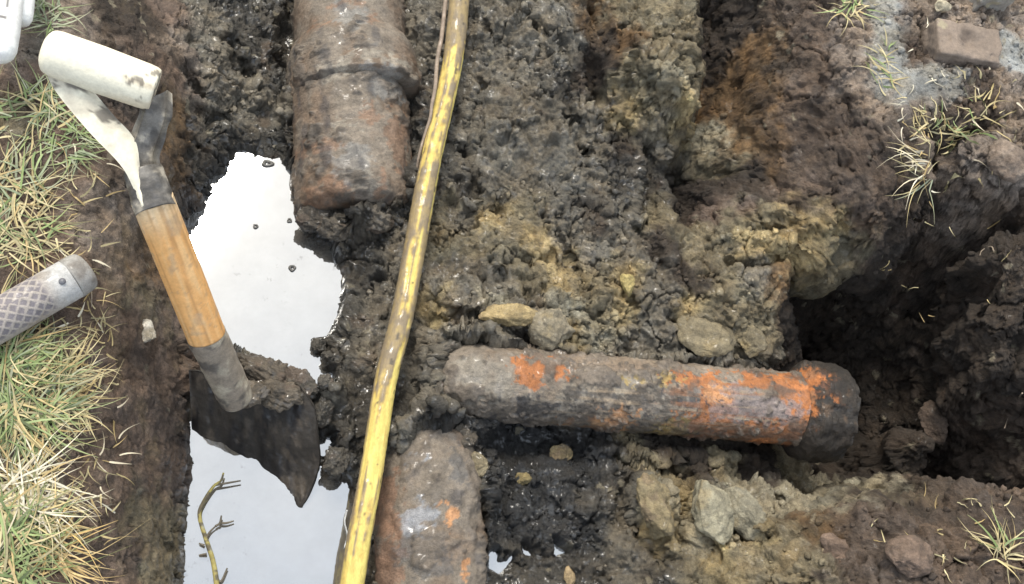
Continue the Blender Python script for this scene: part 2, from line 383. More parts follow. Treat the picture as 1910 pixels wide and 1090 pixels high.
for pts, wd, dp in [
    ([(868, 275), (888, 330), (900, 372), (925, 388), (948, 362)], 9, .022),
    ([(905, 40), (930, 92), (965, 135)], 6, .012), ([(990, 30), (1010, 90), (1000, 150)], 7, .012),
    ([(900, 150), (885, 210), (870, 270)], 7, .010), ([(1040, 60), (1075, 130), (1060, 200)], 9, .014),
    ([(1060, 210), (1085, 225), (1085, 260), (1105, 285)], 8, .018), ([(1100, 255), (1160, 258), (1220, 250)], 7, .016),
    ([(1105, 10), (1112, 80), (1120, 170)], 16, .040), ([(1180, 85), (1300, 75)], 7, .015), ([(1155, 60), (1150, 110)], 8, .02),
    ([(1215, 250), (1215, 330), (1200, 380)], 12, .020), ([(1255, 230), (1290, 260), (1330, 290), (1360, 300)], 17, .03),
    ([(1270, 320), (1300, 370), (1285, 410)], 18, .030), ([(1320, 60), (1300, 110), (1295, 170)], 12, .025), ([(1350, 150), (1330, 200), (1300, 225)], 10, .02),
    ([(1365, 490), (1410, 498), (1455, 484)], 7, .022), ([(1255, 585), (1290, 625), (1350, 660)], 8, .020), ([(1330, 640), (1360, 600)], 5, .012),
    ([(815, 555), (845, 588), (900, 592), (930, 585)], 9, .020), ([(985, 590), (975, 640), (1010, 660)], 11, .022), ([(1070, 610), (1060, 650)], 9, .02),
    ([(803, 640), (800, 720), (815, 785)], 9, .016), ([(930, 500), (960, 480), (1000, 492), (1030, 470)], 8, .016), ([(1040, 420), (1060, 470), (1080, 500)], 7, .013),
    ([(880, 390), (860, 430), (830, 450)], 7, .010), ([(1090, 380), (1130, 400), (1170, 390)], 9, .015), ([(1190, 420), (1230, 460), (1240, 520)], 9, .015),
    ([(1110, 490), (1130, 540), (1120, 580)], 7, .012), ([(1180, 560), (1200, 610), (1180, 650)], 8, .013),
    ([(960, 900), (945, 950), (960, 1000)], 8, .014), ([(1070, 850), (1090, 900), (1080, 960)], 9, .015), ([(1000, 900), (1040, 960)], 7, .012),
    ([(1180, 895), (1160, 940), (1195, 1000), (1230, 1040)], 13, .028), ([(1272, 905), (1276, 1010)], 10, .030), ([(1331, 900), (1350, 955), (1372, 1000), (1420, 1008)], 7, .030),
    ([(1160, 850), (1230, 880), (1290, 890)], 12, .03), ([(1450, 930), (1440, 990)], 10, .02),
    ([(360, 205), (390, 210), (412, 222)], 6, .014), ([(338, 118), (352, 140), (372, 170)], 13, .035), ([(340, 255), (365, 275)], 7, .014),
    ([(430, 70), (440, 110), (470, 130)], 18, .03), ([(535, 0), (535, 120)], 18, .02), ([(175, 40), (200, 90)], 18, .02),
    ([(1727, 30), (1724, 100)], 10, .025), ([(1640, 345), (1690, 335), (1730, 320)], 22, .045), ([(1665, 375), (1700, 420)], 25, .03),
    ([(1700, 330), (1790, 400), (1850, 480), (1908, 515)], 13, .020), ([(1780, 780), (1830, 830), (1845, 850)], 26, .07),
    ([(1760, 420), (1770, 480), (1765, 540)], 14, .02), ([(1820, 640), (1830, 720), (1820, 780)], 12, .02), ([(1700, 640), (1730, 720), (1720, 790)], 12, .02),
    ([(1540, 150), (1580, 200), (1600, 250), (1650, 300)], 10, .012), ([(1640, 180), (1670, 240)], 8, .012),
    ([(1620, 960), (1660, 1010)], 9, .014), ([(1770, 1000), (1790, 1060)], 9, .014), ([(720, 360), (760, 400)], 16, .02),
    ([(1345, -20), (1350, 60), (1352, 130), (1335, 215), (1305, 290)], 46, .085), ([(1225, 250), (1230, 330), (1215, 400)], 26, .035), ([(1290, 290), (1275, 380)], 26, .03),
    ([(1405, 0), (1400, 140), (1385, 260)], 20, .03), ([(900, 840), (980, 850), (1080, 850)], 24, .02),
    # ridges
    ([(1150, 70), (1190, 120), (1240, 180), (1270, 220)], 34, -.026), ([(1090, 0), (1110, 60), (1120, 110)], 12, -.03),
    ([(575, 418), (610, 430), (650, 436)], 24, -.042), ([(660, 432), (700, 416), (740, 396)], 24, -.044), ([(540, 190), (535, 260), (540, 320)], 14, -.03), ([(770, 330), (762, 380)], 14, -.05),
    ([(805, 640), (803, 700), (810, 780)], 24, -.046), ([(830, 632), (900, 640), (960, 648)], 12, -.045), ([(1000, 655), (1100, 668), (1230, 680), (1400, 690)], 10, -.030), ([(830, 788), (900, 792), (960, 800)], 12, -.026),
    ([(735, 815), (770, 790), (830, 792), (880, 815)], 26, -.042), ([(895, 850), (905, 930), (905, 1010)], 12, -.035), ([(760, 800), (745, 850)], 14, -.02), ([(1100, 838), (1250, 850), (1400, 858)], 12, -.018),
    ([(432, 672), (470, 688), (520, 705), (575, 722), (605, 750)], 20, -.050), ([(445, 735), (520, 728), (575, 735)], 16, -.032),
    ([(640, 630), (612, 700), (618, 790), (640, 880)], 20, -.022), ([(690, 600), (660, 700), (650, 820)], 24, -.014),
    ([(560, 430), (640, 450), (700, 420)], 22, -.012), ([(840, 575), (900, 605), (960, 590)], 22, -.018), ([(1210, 930), (1245, 1010)], 26, -.030),
    ([(1305, 900), (1320, 1000)], 24, -.034), ([(1370, 930), (1410, 985)], 22, -.026), ([(355, 270), (450, 240), (520, 262)], 16, -.008),
    ([(1400, 380), (1480, 395), (1580, 390)], 20, -.014), ([(1350, 440), (1450, 450), (1560, 470)], 18, -.012), ([(1160, 110), (1230, 150), (1290, 200)], 30, -.016)]:
    carve(pts, wd, dp)
# lip overhang
dx, dy = lip(x, y, z)
P = np.stack([x + dx, y + dy, z], 1)
core = (x > -.95) & (x < 1.3) & (y > -.6) & (y < .85)
# normals of the smooth sheet
def grid_normals(P):
    G = P.reshape(NX, NY, 3); a = np.gradient(G, axis=0); b = np.gradient(G, axis=1)
    n = np.cross(a, b); n /= np.linalg.norm(n, axis=2, keepdims=True) + 1e-12
    return n.reshape(-1, 3)
NR = grid_normals(P)
Q = P[core]
# soil kinds with ragged boundaries
n1 = np.stack([fbm(Q / .03, 4, 31), fbm(Q / .03, 4, 37)], 1) * .022
W = bil(WG, x[core] + n1[:, 0], y[core] + n1[:, 1]) + .012
for k in range(len(KEYS)): W[:, k] *= np.exp(1.6 * fbm(Q / .022, 4, 50 + 7 * k))
W = W ** 1.9; W /= W.sum(1, keepdims=True)
_l0, _l1 = at(338, 60, .02), at(338, 1050, .02)
def xleft(yy): return _l0[0] + (yy - _l0[1]) / (_l1[1] - _l0[1]) * (_l1[0] - _l0[0])
left_wall = sstep(.012, -.012, Q[:, 0] - xleft(Q[:, 1]))
amp = W @ np.array([AMP[k] for k in KEYS]); amp *= 1 - .62 * left_wall
right = sstep(.35, .5, Q[:, 0])
warp = np.stack([fbm(Q / .02, 2, 61), fbm(Q / .02, 2, 63), fbm(Q / .02, 2, 67)], 1)
QA = Q + .012 * warp + .004 * np.stack([fbm(Q / .006, 2, 201), fbm(Q / .006, 2, 203), fbm(Q / .006, 2, 205)], 1)
a1, a2, ca = worley(QA / .060, 1); b1, b2, cb = worley(QA / .024, 2); c1, c2, cc = worley((Q + .004 * warp) / .0105, 3)
dome = lambda f: np.sqrt(np.clip(1 - f * f, 0, 1))
bil_ = lambda S, sd: np.abs(vnoise(QA / S, sd)) ** .8
gate = sstep(-.25, .35, fbm(Q / .06, 3, 71))         # crumbly here, smeared there
gate2 = sstep(-.1, .4, fbm(Q / .045, 3, 73))
disp = .017 * (bil_(.060, 301) - .35) + .014 * (bil_(.034, 303) - .35) + .009 * (bil_(.017, 305) - .35) * (.3 + .9 * gate) + .0058 * (bil_(.0085, 307) - .35) * (.25 + .9 * gate2) + .0028 * (bil_(.0045, 309) - .35)
disp += gate2 * (.0085 * (dome(b1) - .6) * (.2 + 1.3 * cb)) + gate * gate2 * .0030 * (dome(c1) - .6) * (.2 + 1.4 * cc)
gate3 = sstep(-.2, .3, fbm(Q / .05, 3, 75))
QF = Q + .006 * warp + .0025 * np.stack([fbm(Q / .005, 2, 211), fbm(Q / .005, 2, 213), fbm(Q / .005, 2, 215)], 1)
disp = .72 * disp + gate3 * .036 * .42 * facets(QF / .036, 401) + (.3 + .7 * gate3) * .016 * .50 * facets(QF / .016, 403) + .0075 * .45 * facets(QF / .0075, 405)
disp -= .012 * np.exp(-((a2 - a1) / .05) ** 2) * (ca > .6) + .004 * np.exp(-((b2 - b1) / .07) ** 2) * (cb > .5) * gate
disp += .010 * fbm(Q / .04, 5, 81, .55)
disp *= amp
disp += left_wall * (.006 * fbm(Q / np.array([.03, .06, .06]), 4, 95) + .0035 * fbm(Q / .011, 4, 97, .6))
P[core] += NR[core] * disp[:, None]

# puddles: the shore lines of the milky water
UP = [(346, 405), (376, 388), (392, 350), (425, 305), (448, 281), (468, 286), (490, 297), (520, 297), (541, 322), (547, 360), (550, 410), (572, 447),
      (612, 454), (622, 480), (636, 520), (634, 560), (622, 600), (610, 625), (578, 632), (575, 655), (595, 665), (600, 690), (618, 700), (618, 728),
      (590, 738), (568, 706), (520, 690), (470, 668), (440, 652), (425, 660), (400, 640), (354, 560), (338, 470)]
LO = [(352, 786), (470, 770), (560, 790), (585, 880), (592, 890), (597, 872), (604, 896), (646, 905), (654, 960), (634, 1080), (620, 1260), (330, 1260), (345, 1000), (360, 870)]
MI = [(596, 820), (612, 815), (622, 835), (618, 852), (600, 850)]
P1 = [(913, 1030), (926, 1034), (927, 1050), (944, 1046), (956, 1036), (948, 1052), (930, 1068), (912, 1060)]
P2 = [(972, 1018), (981, 1028), (991, 1037), (975, 1035)]
P3 = [(1026, 1008), (1034, 1020), (1052, 1030), (1036, 1034)]
def poly_sd(x, y, pts):                      # signed distance, negative inside
    P = np.array([at(a, b, 0)[:2] for a, b in pts]); d = seg_dist(x, y, np.vstack([P, P[:1]]))
    ins = np.zeros(len(x), bool)
    for a, b in zip(P, np.roll(P, -1, 0)):
        cnd = (a[1] > y) != (b[1] > y)
        ins ^= cnd & (x < (b[0] - a[0]) * (y - a[1]) / (b[1] - a[1] + 1e-12) + a[0])
    return np.where(ins, -d, d)
m = (P[:, 0] < np.where(P[:, 1] < -.20, .20, -.10)) & (P[:, 0] > -.66) & (P[:, 1] > -.75) & (P[:, 1] < .34)
px_, py_ = P[m, 0], P[m, 1]; qm = np.stack([px_, py_, 0 * px_], 1)
sd = np.minimum(np.minimum(poly_sd(px_, py_, UP), poly_sd(px_, py_, LO)), poly_sd(px_, py_, MI))
for pl in (P1, P2, P3): sd = np.minimum(sd, poly_sd(px_, py_, pl) + .001)
f1_, f2_, _c = worley(qm / .012, 8)
_fc = at(395, 330, 0); froth = np.exp(-((px_ - _fc[0]) ** 2 + (py_ - _fc[1]) ** 2) / .07 ** 2)
_xr = at(520, 600, 0)[0]
sd = sd + .0035 * fbm(qm / .012, 3, 101) - .0045 * (dome(f1_) - .5) * sstep(_xr - .02, _xr + .02, px_) + froth * .018 * fbm(qm / .009, 3, 103)
zz = P[m, 2]
zin = -.0003 - np.minimum(.03, np.clip(-sd, 0, 1) * .9)
zout = np.maximum(zz * sstep(0, .006, sd), .0004 + np.minimum(np.clip(sd, 0, 1), .03) * .45 - .6 * np.clip(sd - .05, 0, 1))
zz = np.where(sd < 0, np.minimum(zz, zin), zout)
P[m, 2] = zz
shore = np.zeros(len(P)); shore[m] = np.exp(-np.clip(sd, 0, 1) / .03)

# colour
COL = np.tile(np.array(PAL['b']), (len(P), 1)); WETV = np.full(len(P), .1)
palm = np.array([PAL[k] for k in KEYS])
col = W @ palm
tint = .80 + .40 * cb
col *= (tint * (.86 + .28 * ca) * (.84 + .32 * cc) * (1 + .35 * fbm(Q / .05, 4, 111)))[:, None]
hue = fbm(Q / .028, 3, 121)[:, None]
col *= 1 + hue * np.array([[.10, .0, -.14]])
pal_flecks = (cc > .96) & (gate > .6)
col[pal_flecks] = col[pal_flecks] * .4 + np.array([.30, .26, .18]) * .6
rust = sstep(.35, .6, fbm(Q / .04, 4, 131)) * (W[:, KEYS.index('g')] + W[:, KEYS.index('k')]) * .35
col = col * (1 - rust[:, None]) + np.array([.15, .09, .05]) * rust[:, None]
# pale vertical streaks of clay down the left cut
st = sstep(.15, .5, fbm(Q / np.array([.012, .05, .1]), 4, 141)) * sstep(-.085, -.05, Q[:, 0] - xleft(Q[:, 1])) * left_wall * .45
col = col * (1 - st[:, None]) + np.array([.21, .155, .085]) * st[:, None]
smear = 1 + (W[:, KEYS.index('o')] + .35 * W[:, KEYS.index('y')] + .3 * W[:, KEYS.index('e')]) * 1.3 * fbm(Q / np.array([.012, .07, .07]), 4, 161)
col *= np.clip(smear, .3, 1.8)[:, None]
COL[core] = np.clip(col, .008, .6)
WETV[core] = np.clip(W @ np.array([WET[k] for k in KEYS]) * (.75 + .5 * cb), 0, 1)
WETV = np.maximum(WETV, shore * .95)
COL *= (1 - .35 * shore)[:, None]
fg = far[:, None] * sstep(-.2, .2, fbm(q2 / .3, 4, 151))[:, None]
COL = COL * (1 - fg) + np.array([.07, .09, .03]) * fg
ground = mesh_np('ground', P, grid_faces(NX, NY)[:, ::-1], M_SOIL, None, COL, WETV)
tag(ground, 'bare excavated soil and clay of the trench with turf edges', 'ground', kind='structure')

ZF = P[:, 2].reshape(NX, NY); NF = grid_normals(P).reshape(NX, NY, 3); PF = P.reshape(NX, NY, 3)
_tx, _ty = np.arange(-.80, 1.12, .004), np.arange(-.50, .66, .004)
ZTOP = np.full((len(_tx), len(_ty)), -9.0)
_i = np.round((P[:, 0] + .80) / .004).astype(int); _j = np.round((P[:, 1] + .50) / .004).astype(int)
_k = (_i >= 0) & (_i < len(_tx)) & (_j >= 0) & (_j < len(_ty)); np.maximum.at(ZTOP, (_i[_k], _j[_k]), P[_k, 2])
for _ in range(8):
    pad = np.pad(ZTOP, 1, constant_values=-9.0); nb = np.maximum.reduce([pad[:-2, 1:-1], pad[2:, 1:-1], pad[1:-1, :-2], pad[1:-1, 2:]]); ZTOP = np.where(ZTOP < -8, nb, ZTOP)
def hz(xx, yy):
    a = int(round((xx + .80) / .004)); b = int(round((yy + .50) / .004))
    if 0 <= a < ZTOP.shape[0] and 0 <= b < ZTOP.shape[1] and ZTOP[a, b] > -8: return float(ZTOP[a, b])
    i = np.clip(np.searchsorted(xs, xx), 1, NX - 1); j = np.clip(np.searchsorted(ys, yy), 1, NY - 1)
    return float(ZF[i, j])
def gp(px, py, lift=0.0):                    # ground point seen at a pixel
    zz = .15
    for _ in range(25):
        p = at(px, py, zz); zz += .5 * (hz(p[0], p[1]) - zz)
    p = at(px, py, zz); p[2] += lift
    return p

# ------------------------------------------------------------------ water
ysp = at(470, 776, 0)[1]
def water(pts, y0, y1, label):
    Pw = np.array([at(a, b, 0) for a, b in pts]); lo = Pw.min(0) - .03; hi = Pw.max(0) + .03
    lo[1] = max(lo[1], y0); hi[1] = min(hi[1], y1)
    a, b = np.meshgrid(np.linspace(lo[0], hi[0], 12), np.linspace(lo[1], hi[1], 12), indexing='ij')
    V = np.stack([a.ravel(), b.ravel(), 0 * a.ravel()], 1)
    return tag(mesh_np('puddle_water', V, grid_faces(12, 12)[:, ::-1], M_WATER), label, None, kind='structure')
water(UP, ysp + .001, 9, 'upper milky puddle mirroring the white sky')
water([(352, 815), (642, 815), (640, 1250), (330, 1250)], -9, ysp - .001, 'lower milky puddle with the twig in it')

for pl, lb in ((P1, 'branching pool of wet glinting in the black mud near the front edge'), (P2, 'tiny pool right of the branching pool in the black mud'), (P3, 'rightmost tiny pool in the black mud')):
    V = np.array([at(a, b, 0) for a, b in pl]); l_ = V.min(0) - .004; h_ = V.max(0) + .004
    tag(mesh_np('puddle_water', np.array([[l_[0], l_[1], 0], [h_[0], l_[1], 0], [h_[0], h_[1], 0], [l_[0], h_[1], 0]]), [[0, 1, 2, 3]], M_WATER), lb, None, kind='structure')

# ------------------------------------------------------------------ clay pipes
MUD = np.array([.215, .178, .138]); MUDD = np.array([.085, .072, .060]); ORG = np.array([.44, .160, .048]); ORP = np.array([.54, .27, .12])
PALE = np.array([.34, .30, .24]); BLK = np.array([.035, .034, .038]); YEL = np.array([.42, .30, .10]); BRN = np.array([.20, .125, .075]); LIL = np.array([.26, .21, .20])
def inside_blobs(V, blobs, seed, wob=.010):
    """soft ragged mask of discs (px,py,rx,ry,z) on a surface"""
    n = fbm(V / .012, 4, seed) * wob * 2.2 + fbm(V / .004, 2, seed + 9) * wob * .7; r = np.zeros(len(V))
    for px, py, rx, ry, zz in blobs:
        c = at(px, py, zz); sx, sy = rx * .00075, ry * .00075
        d = np.hypot((V[:, 0] - c[0]) / sx, (V[:, 1] - c[1]) / sy)
        r = np.maximum(r, sstep(1.2, .86, d + n / min(sx, sy)))
    return r
def mixc(c, b, f): return c * (1 - f[:, None]) + b * f[:, None]
def pipe(name, path, rad, parent, paint, nu=150, ns=150, rough=.0022, lump=.004, seed=0, cap=(False, False), crust=None, mud=None):
    pth = catmull(path, nu) if len(path) > 2 else np.array(path[0])[None] + np.linspace(0, 1, nu)[:, None] * (np.array(path[1]) - np.array(path[0]))
    r = np.interp(np.linspace(0, 1, nu), [a for a, _ in rad], [b for _, b in rad])
    V, F, U, TH, NRM = sweep(pth, r, ns, *cap)
    f1, f2, ci = worley(V / .016, seed + 3); g = sstep(-.1, .4, fbm(V / .05, 3, seed + 5))
    d = rough * fbm(V / .010, 4, seed) + .0011 * fbm(V / .0045, 2, seed + 2) + lump * g * (fbm(V / .03, 3, seed + 1) + .5 * (dome(f1) - .5)) 
    cn_ = fbm(V / .045, 4, seed + 31) + .5 * fbm(V / .012, 3, seed + 33) + (crust(V, U, TH) if crust else 0)
    cm = sstep(.12, .34, cn_); q1, q2, qc = worley((V + .004 * fbm(V / .01, 2, seed + 35)[:, None]) / .017, seed + 37)
    d = d + cm * (.003 + .0045 * fbm(V / .022, 4, seed + 39) + .0022 * (dome(q1) - .5))
    V2 = V + NRM * d[:, None]
    c = np.tile(MUD, (len(V), 1)); wet = np.full(len(V), .35)
    c, wet = paint(V, c, wet, U, TH)
    mudc = np.array(mud if mud is not None else (.150, .122, .095)); c = mixc(c, mudc * (1 + .3 * fbm(V / .02, 3, seed + 43))[:, None] * (.75 + .5 * qc)[:, None], .92 * cm); wet = wet * (1 - cm) + .35 * cm
    c = c * (.78 + .44 * ci[:, None] * .5 + .25 * fbm(V / .03, 4, seed + 7)[:, None])
    return mesh_np(name, V2, F, M_PIPE, parent, np.clip(c, .01, .7), np.clip(wet, 0, 1))
def streak(V, U, TH, seed, s=(.05, .05)): return fbm(np.stack([U / s[0], np.cos(TH) * 4, np.sin(TH) * 4], 1), 4, seed)

def paint_main(V, c, wet, U, TH):
    c = mixc(c, BRN, .55 * sstep(-.1, .4, fbm(V / .04, 4, 201)))
    c = mixc(c, MUD * 1.15, .6 * sstep(.0, .4, fbm(V / .06, 4, 203)))
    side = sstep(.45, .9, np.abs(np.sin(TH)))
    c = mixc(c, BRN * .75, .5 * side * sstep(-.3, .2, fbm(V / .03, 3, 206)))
    c = mixc(c, np.array([.28, .15, .085]), .5 * inside_blobs(V, [(690, 50, 14, 17, .1), (595, 42, 14, 10, .1), (745, 260, 22, 60, .08), (595, 270, 35, 18, .09), (690, 215, 22, 14, .1), (710, 340, 12, 26, .1), (615, 355, 40, 22, .09), (630, 12, 18, 8, .1)], 207))
    c = mixc(c, PALE, .7 * inside_blobs(V, [(682, 330, 14, 30, .1), (640, 235, 20, 8, .1), (700, 110, 60, 10, .11), (640, 130, 14, 22, .11), (610, 130, 10, 20, .1)], 209))
    c = mixc(c, np.array([.25, .24, .22]), .7 * inside_blobs(V, [(655, 40, 26, 36, .1), (660, 300, 30, 40, .1), (720, 150, 40, 26, .11)], 211))
    c = mixc(c, BLK * 1.3, .6 * sstep(.25, .5, streak(V, U, TH, 213)))
    wet[:] = .25 + .6 * inside_blobs(V, [(655, 20, 30, 30, .1), (640, 90, 60, 8, .1), (600, 380, 60, 30, .08)], 215)
    return c, wet
def cr_main(V, U, TH):
    return .34 * inside_blobs(V, [(560, 330, 26, 110, .06), (600, 400, 70, 34, .06), (700, 385, 60, 36, .06), (600, 160, 60, 26, .1), (690, 190, 90, 16, .1), (570, 150, 34, 60, .06), (740, 200, 34, 40, .06)], 281, .02) - .22
def cr_branch(V, U, TH):
    return .42 * inside_blobs(V, [(850, 705, 60, 90, .07), (1130, 672, 330, 16, .08), (1010, 810, 120, 22, .05), (1230, 830, 260, 16, .04), (1140, 700, 60, 26, .1)], 283, .02) - .26
def cr_coll(V, U, TH):
    return .5 - .75 * inside_blobs(V, [(1510, 715, 40, 50, .1)], 285, .02)
def cr_low(V, U, TH):
    return .36 * inside_blobs(V, [(790, 820, 110, 60, .07), (880, 880, 40, 90, .07), (850, 1010, 50, 30, .08)], 287, .02) - .16
mp = thing('clay_pipe', 'wide mud smeared clay pipe with a collar beside the upper puddle', 'clay pipe', at(650, 200, .02))
mp.location = (0, 0, 0)
A0, A1 = at(640, -260, .02), at(656, 125, .025)
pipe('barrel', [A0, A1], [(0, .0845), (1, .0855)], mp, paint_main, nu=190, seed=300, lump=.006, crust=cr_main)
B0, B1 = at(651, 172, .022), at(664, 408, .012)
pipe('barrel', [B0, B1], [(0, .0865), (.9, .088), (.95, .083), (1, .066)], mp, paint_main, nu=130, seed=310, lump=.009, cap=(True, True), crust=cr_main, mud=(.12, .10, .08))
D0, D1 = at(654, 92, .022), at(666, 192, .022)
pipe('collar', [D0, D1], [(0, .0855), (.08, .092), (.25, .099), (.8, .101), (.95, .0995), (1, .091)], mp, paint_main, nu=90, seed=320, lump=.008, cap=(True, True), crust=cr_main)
# lower length of the same drain
def paint_low(V, c, wet, U, TH):
    c = mixc(c, BRN, .45 * sstep(-.1, .4, fbm(V / .04, 4, 221)))
    c = mixc(c, np.array([.27, .125, .065]), .5 * inside_blobs(V, [(725, 930, 20, 45, .08), (715, 1060, 26, 60, .07), (740, 990, 12, 30, .08)], 223))
    c = mixc(c, ORP, .9 * inside_blobs(V, [(848, 955, 9, 22, .1), (868, 1068, 7, 14, .09), (838, 935, 8, 10, .1)], 225, .006))
    c = mixc(c, np.array([.32, .33, .35]), .8 * inside_blobs(V, [(760, 843, 20, 7, .09), (785, 965, 22, 22, .1), (795, 985, 10, 30, .1)], 227))
    c = mixc(c, np.array([.10, .10, .10]), .6 * inside_blobs(V, [(790, 1030, 40, 34, .1), (860, 870, 20, 30, .09)], 229))
    c = mixc(c, BLK * 1.5, .6 * sstep(.2, .5, fbm(V / .03, 4, 231)))
    wet[:] = .35 + .65 * inside_blobs(V, [(785, 960, 30, 40, .1), (765, 845, 20, 10, .09)], 233)
    return c, wet
lp = thing('clay_pipe', 'mud coated lower clay pipe running out of the near edge beside the yellow pole', 'clay pipe')
pipe('barrel', [at(790, 792, -.005), at(797, 900, .012), at(802, 1060, .014), at(806, 1420, .014)], [(0, .026), (.04, .050), (.1, .065), (.2, .072), (1, .072)], lp, paint_low, nu=190, seed=330, lump=.009, cap=(True, False), crust=cr_low)
# the branch
def paint_branch(V, c, wet, U, TH):
    c = mixc(c, MUD * 1.2, sstep(-.2, .3, fbm(V / .035, 4, 241)))
    c = mixc(c, PALE * .8, .75 * inside_blobs(V, [(905, 705, 60, 45, .1), (1150, 790, 120, 14, .1), (1240, 765, 80, 10, .11), (1050, 735, 60, 30, .1), (1230, 790, 90, 22, .1), (1210, 720, 70, 8, .1)], 243))
    s1 = fbm(np.stack([U / .16, np.cos(TH) * 9, np.sin(TH) * 9], 1), 4, 245); s2 = fbm(np.stack([U / .11, np.cos(TH) * 14, np.sin(TH) * 14], 1), 4, 246)
    rz = inside_blobs(V, [(1270, 760, 240, 75, .1)], 248, .02) * .75 + inside_blobs(V, [(1010, 760, 90, 30, .1)], 249, .02) * .5
    c = mixc(c, np.array([.25, .175, .115]), .55 * sstep(.0, .4, fbm(V / .04, 4, 250))); c = mixc(c, np.array([.36, .29, .20]), .6 * rz * sstep(.10, .35, s2)); c = mixc(c, np.array([.07, .058, .05]), .6 * rz * sstep(.12, .35, -s2))
    c = mixc(c, BLK, .85 * inside_blobs(V, [(1005, 752, 48, 12, .1), (985, 770, 40, 10, .09), (1060, 800, 90, 10, .07), (950, 790, 60, 14, .07)], 247))
    c = mixc(c, MUDD * .9, .8 * inside_blobs(V, [(1220, 738, 80, 16, .11), (1120, 742, 30, 16, .11), (1085, 730, 14, 12, .11), (1290, 738, 35, 14, .11)], 249))
    c = mixc(c, ORG, .92 * inside_blobs(V, [(1010, 686, 46, 20, .1), (975, 675, 24, 10, .1), (1000, 702, 26, 16, .1), (1430, 705, 110, 16, .09), (1480, 728, 55, 26, .09), (1345, 760, 40, 50, .1), (1440, 792, 80, 14, .09), (1330, 785, 55, 20, .1), (1300, 705, 60, 12, .1), (1430, 815, 60, 18, .07), (1500, 770, 28, 60, .09)], 251, .009))
    c = mixc(c, ORP, .85 * inside_blobs(V, [(1165, 770, 30, 16, .1), (1008, 792, 12, 7, .08), (1060, 788, 26, 6, .08), (1140, 775, 20, 8, .1), (1345, 735, 30, 20, .1)], 253, .007))
    c = mixc(c, LIL, .75 * inside_blobs(V, [(1420, 752, 85, 24, .11), (1390, 720, 30, 10, .11)], 255))
    c = mixc(c, YEL, .85 * inside_blobs(V, [(1270, 792, 38, 16, .1), (1240, 808, 24, 8, .09), (1205, 712, 26, 7, .1), (1250, 700, 20, 8, .1)], 257, .007))
    c = mixc(c, np.array([.40, .30, .20]), .55 * sstep(.05, .3, s2) * inside_blobs(V, [(1260, 770, 220, 50, .1)], 264)); c = mixc(c, np.array([.30, .12, .045]), .6 * sstep(.05, .3, s1) * inside_blobs(V, [(1400, 760, 150, 80, .1)], 266))
    sp = sstep(.38, .5, fbm(V / .006, 3, 259)) * inside_blobs(V, [(1350, 745, 240, 70, .1)], 260)
    c = mixc(c, BLK * 1.2, .8 * sp)
    c = mixc(c, MUDD, .75 * sstep(.15, .45, fbm(V / .025, 5, 261)) * inside_blobs(V, [(1420, 740, 190, 80, .1)], 262))
    below = sstep(.55, .95, np.sin(TH))  # underside shading painted along the lower flank in the dark mud colour
    c = mixc(c, MUDD, .7 * below * sstep(-.5, .1, fbm(V / .03, 3, 263)))
    wet[:] = .5 + .45 * sstep(0, .4, fbm(V / .04, 3, 265))
    return c, wet
bp_ = thing('clay_pipe', 'branch clay pipe with bright orange scraped patches running into the dark hole', 'clay pipe')
pipe('barrel', [at(806, 706, .032), at(900, 712, .042), at(1200, 738, .042), at(1505, 766, .034)], [(0, .014), (.015, .030), (.04, .043), (.08, .051), (.14, .054), (.22, .052), (1, .0535)], bp_, paint_branch, nu=300, ns=180, seed=340, lump=.0045, rough=.0014, cap=(True, False), crust=cr_branch)
def paint_collar(V, c, wet, U, TH):
    c = np.tile(MUDD * .45, (len(V), 1))  # dark mud, darkened further to paint in the shade of the hole
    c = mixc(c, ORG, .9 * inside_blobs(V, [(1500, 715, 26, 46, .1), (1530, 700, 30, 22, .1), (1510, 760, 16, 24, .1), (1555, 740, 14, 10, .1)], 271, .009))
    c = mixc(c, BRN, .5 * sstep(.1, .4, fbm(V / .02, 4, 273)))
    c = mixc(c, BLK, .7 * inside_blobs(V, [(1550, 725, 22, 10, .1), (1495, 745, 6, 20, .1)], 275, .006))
    return c, wet
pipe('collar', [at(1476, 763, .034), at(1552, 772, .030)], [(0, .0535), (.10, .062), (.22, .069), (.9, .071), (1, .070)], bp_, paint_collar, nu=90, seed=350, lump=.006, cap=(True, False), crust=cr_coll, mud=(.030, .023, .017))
# ------------------------------------------------------------------ yellow pole and the root beside it
pole = [at(862, -70, .115), at(857, 0, .112), at(847, 100, .108), at(838, 150, .106), at(827, 200, .104), at(804, 300, .098), at(785, 400, .092), at(767, 500, .086),
        at(748, 600, .086), at(722, 700, .086), at(706, 800, .088), at(690, 900, .090), at(671, 1000, .090), at(657, 1090, .085), at(640, 1190, .08)]
V, F, U, TH, NRM = sweep(catmull(pole, 700), .0144, 36)
Ls = U.max(); upf = U / Ls
PY = np.array([.64, .52, .15]); PYD = np.array([.50, .33, .085]); PMUD = np.array([.155, .122, .086])
uv = np.stack([U / .13, np.sin(TH) * 1.7, np.cos(TH) * 1.7], 1)
nz = fbm(uv * np.array([1, 1.6, 1.6]), 4, 401); fine = fbm(np.stack([U / .012, np.sin(TH) * 3, np.cos(TH) * 3], 1), 3, 403)
c = np.tile(PY, (len(V), 1))
mud_th = np.interp(upf, [0, .115, .16, .2, .34, .40, .45, .62, .66, .78, .82, .86, .92, 1], [-.9, -.88, -.15, .12, .18, -.12, -.25, -.18, .05, .25, .0, -.05, .25, .3])
mud_th = mud_th - .28 * np.clip(np.sin(TH), -1, 1)         # the right flank carries more mud
mudm = sstep(-.12, .10, nz + .25 * fine - mud_th)
c = mixc(c, PYD, .75 * sstep(-.05, .25, nz + .5 * fine - mud_th + .22))
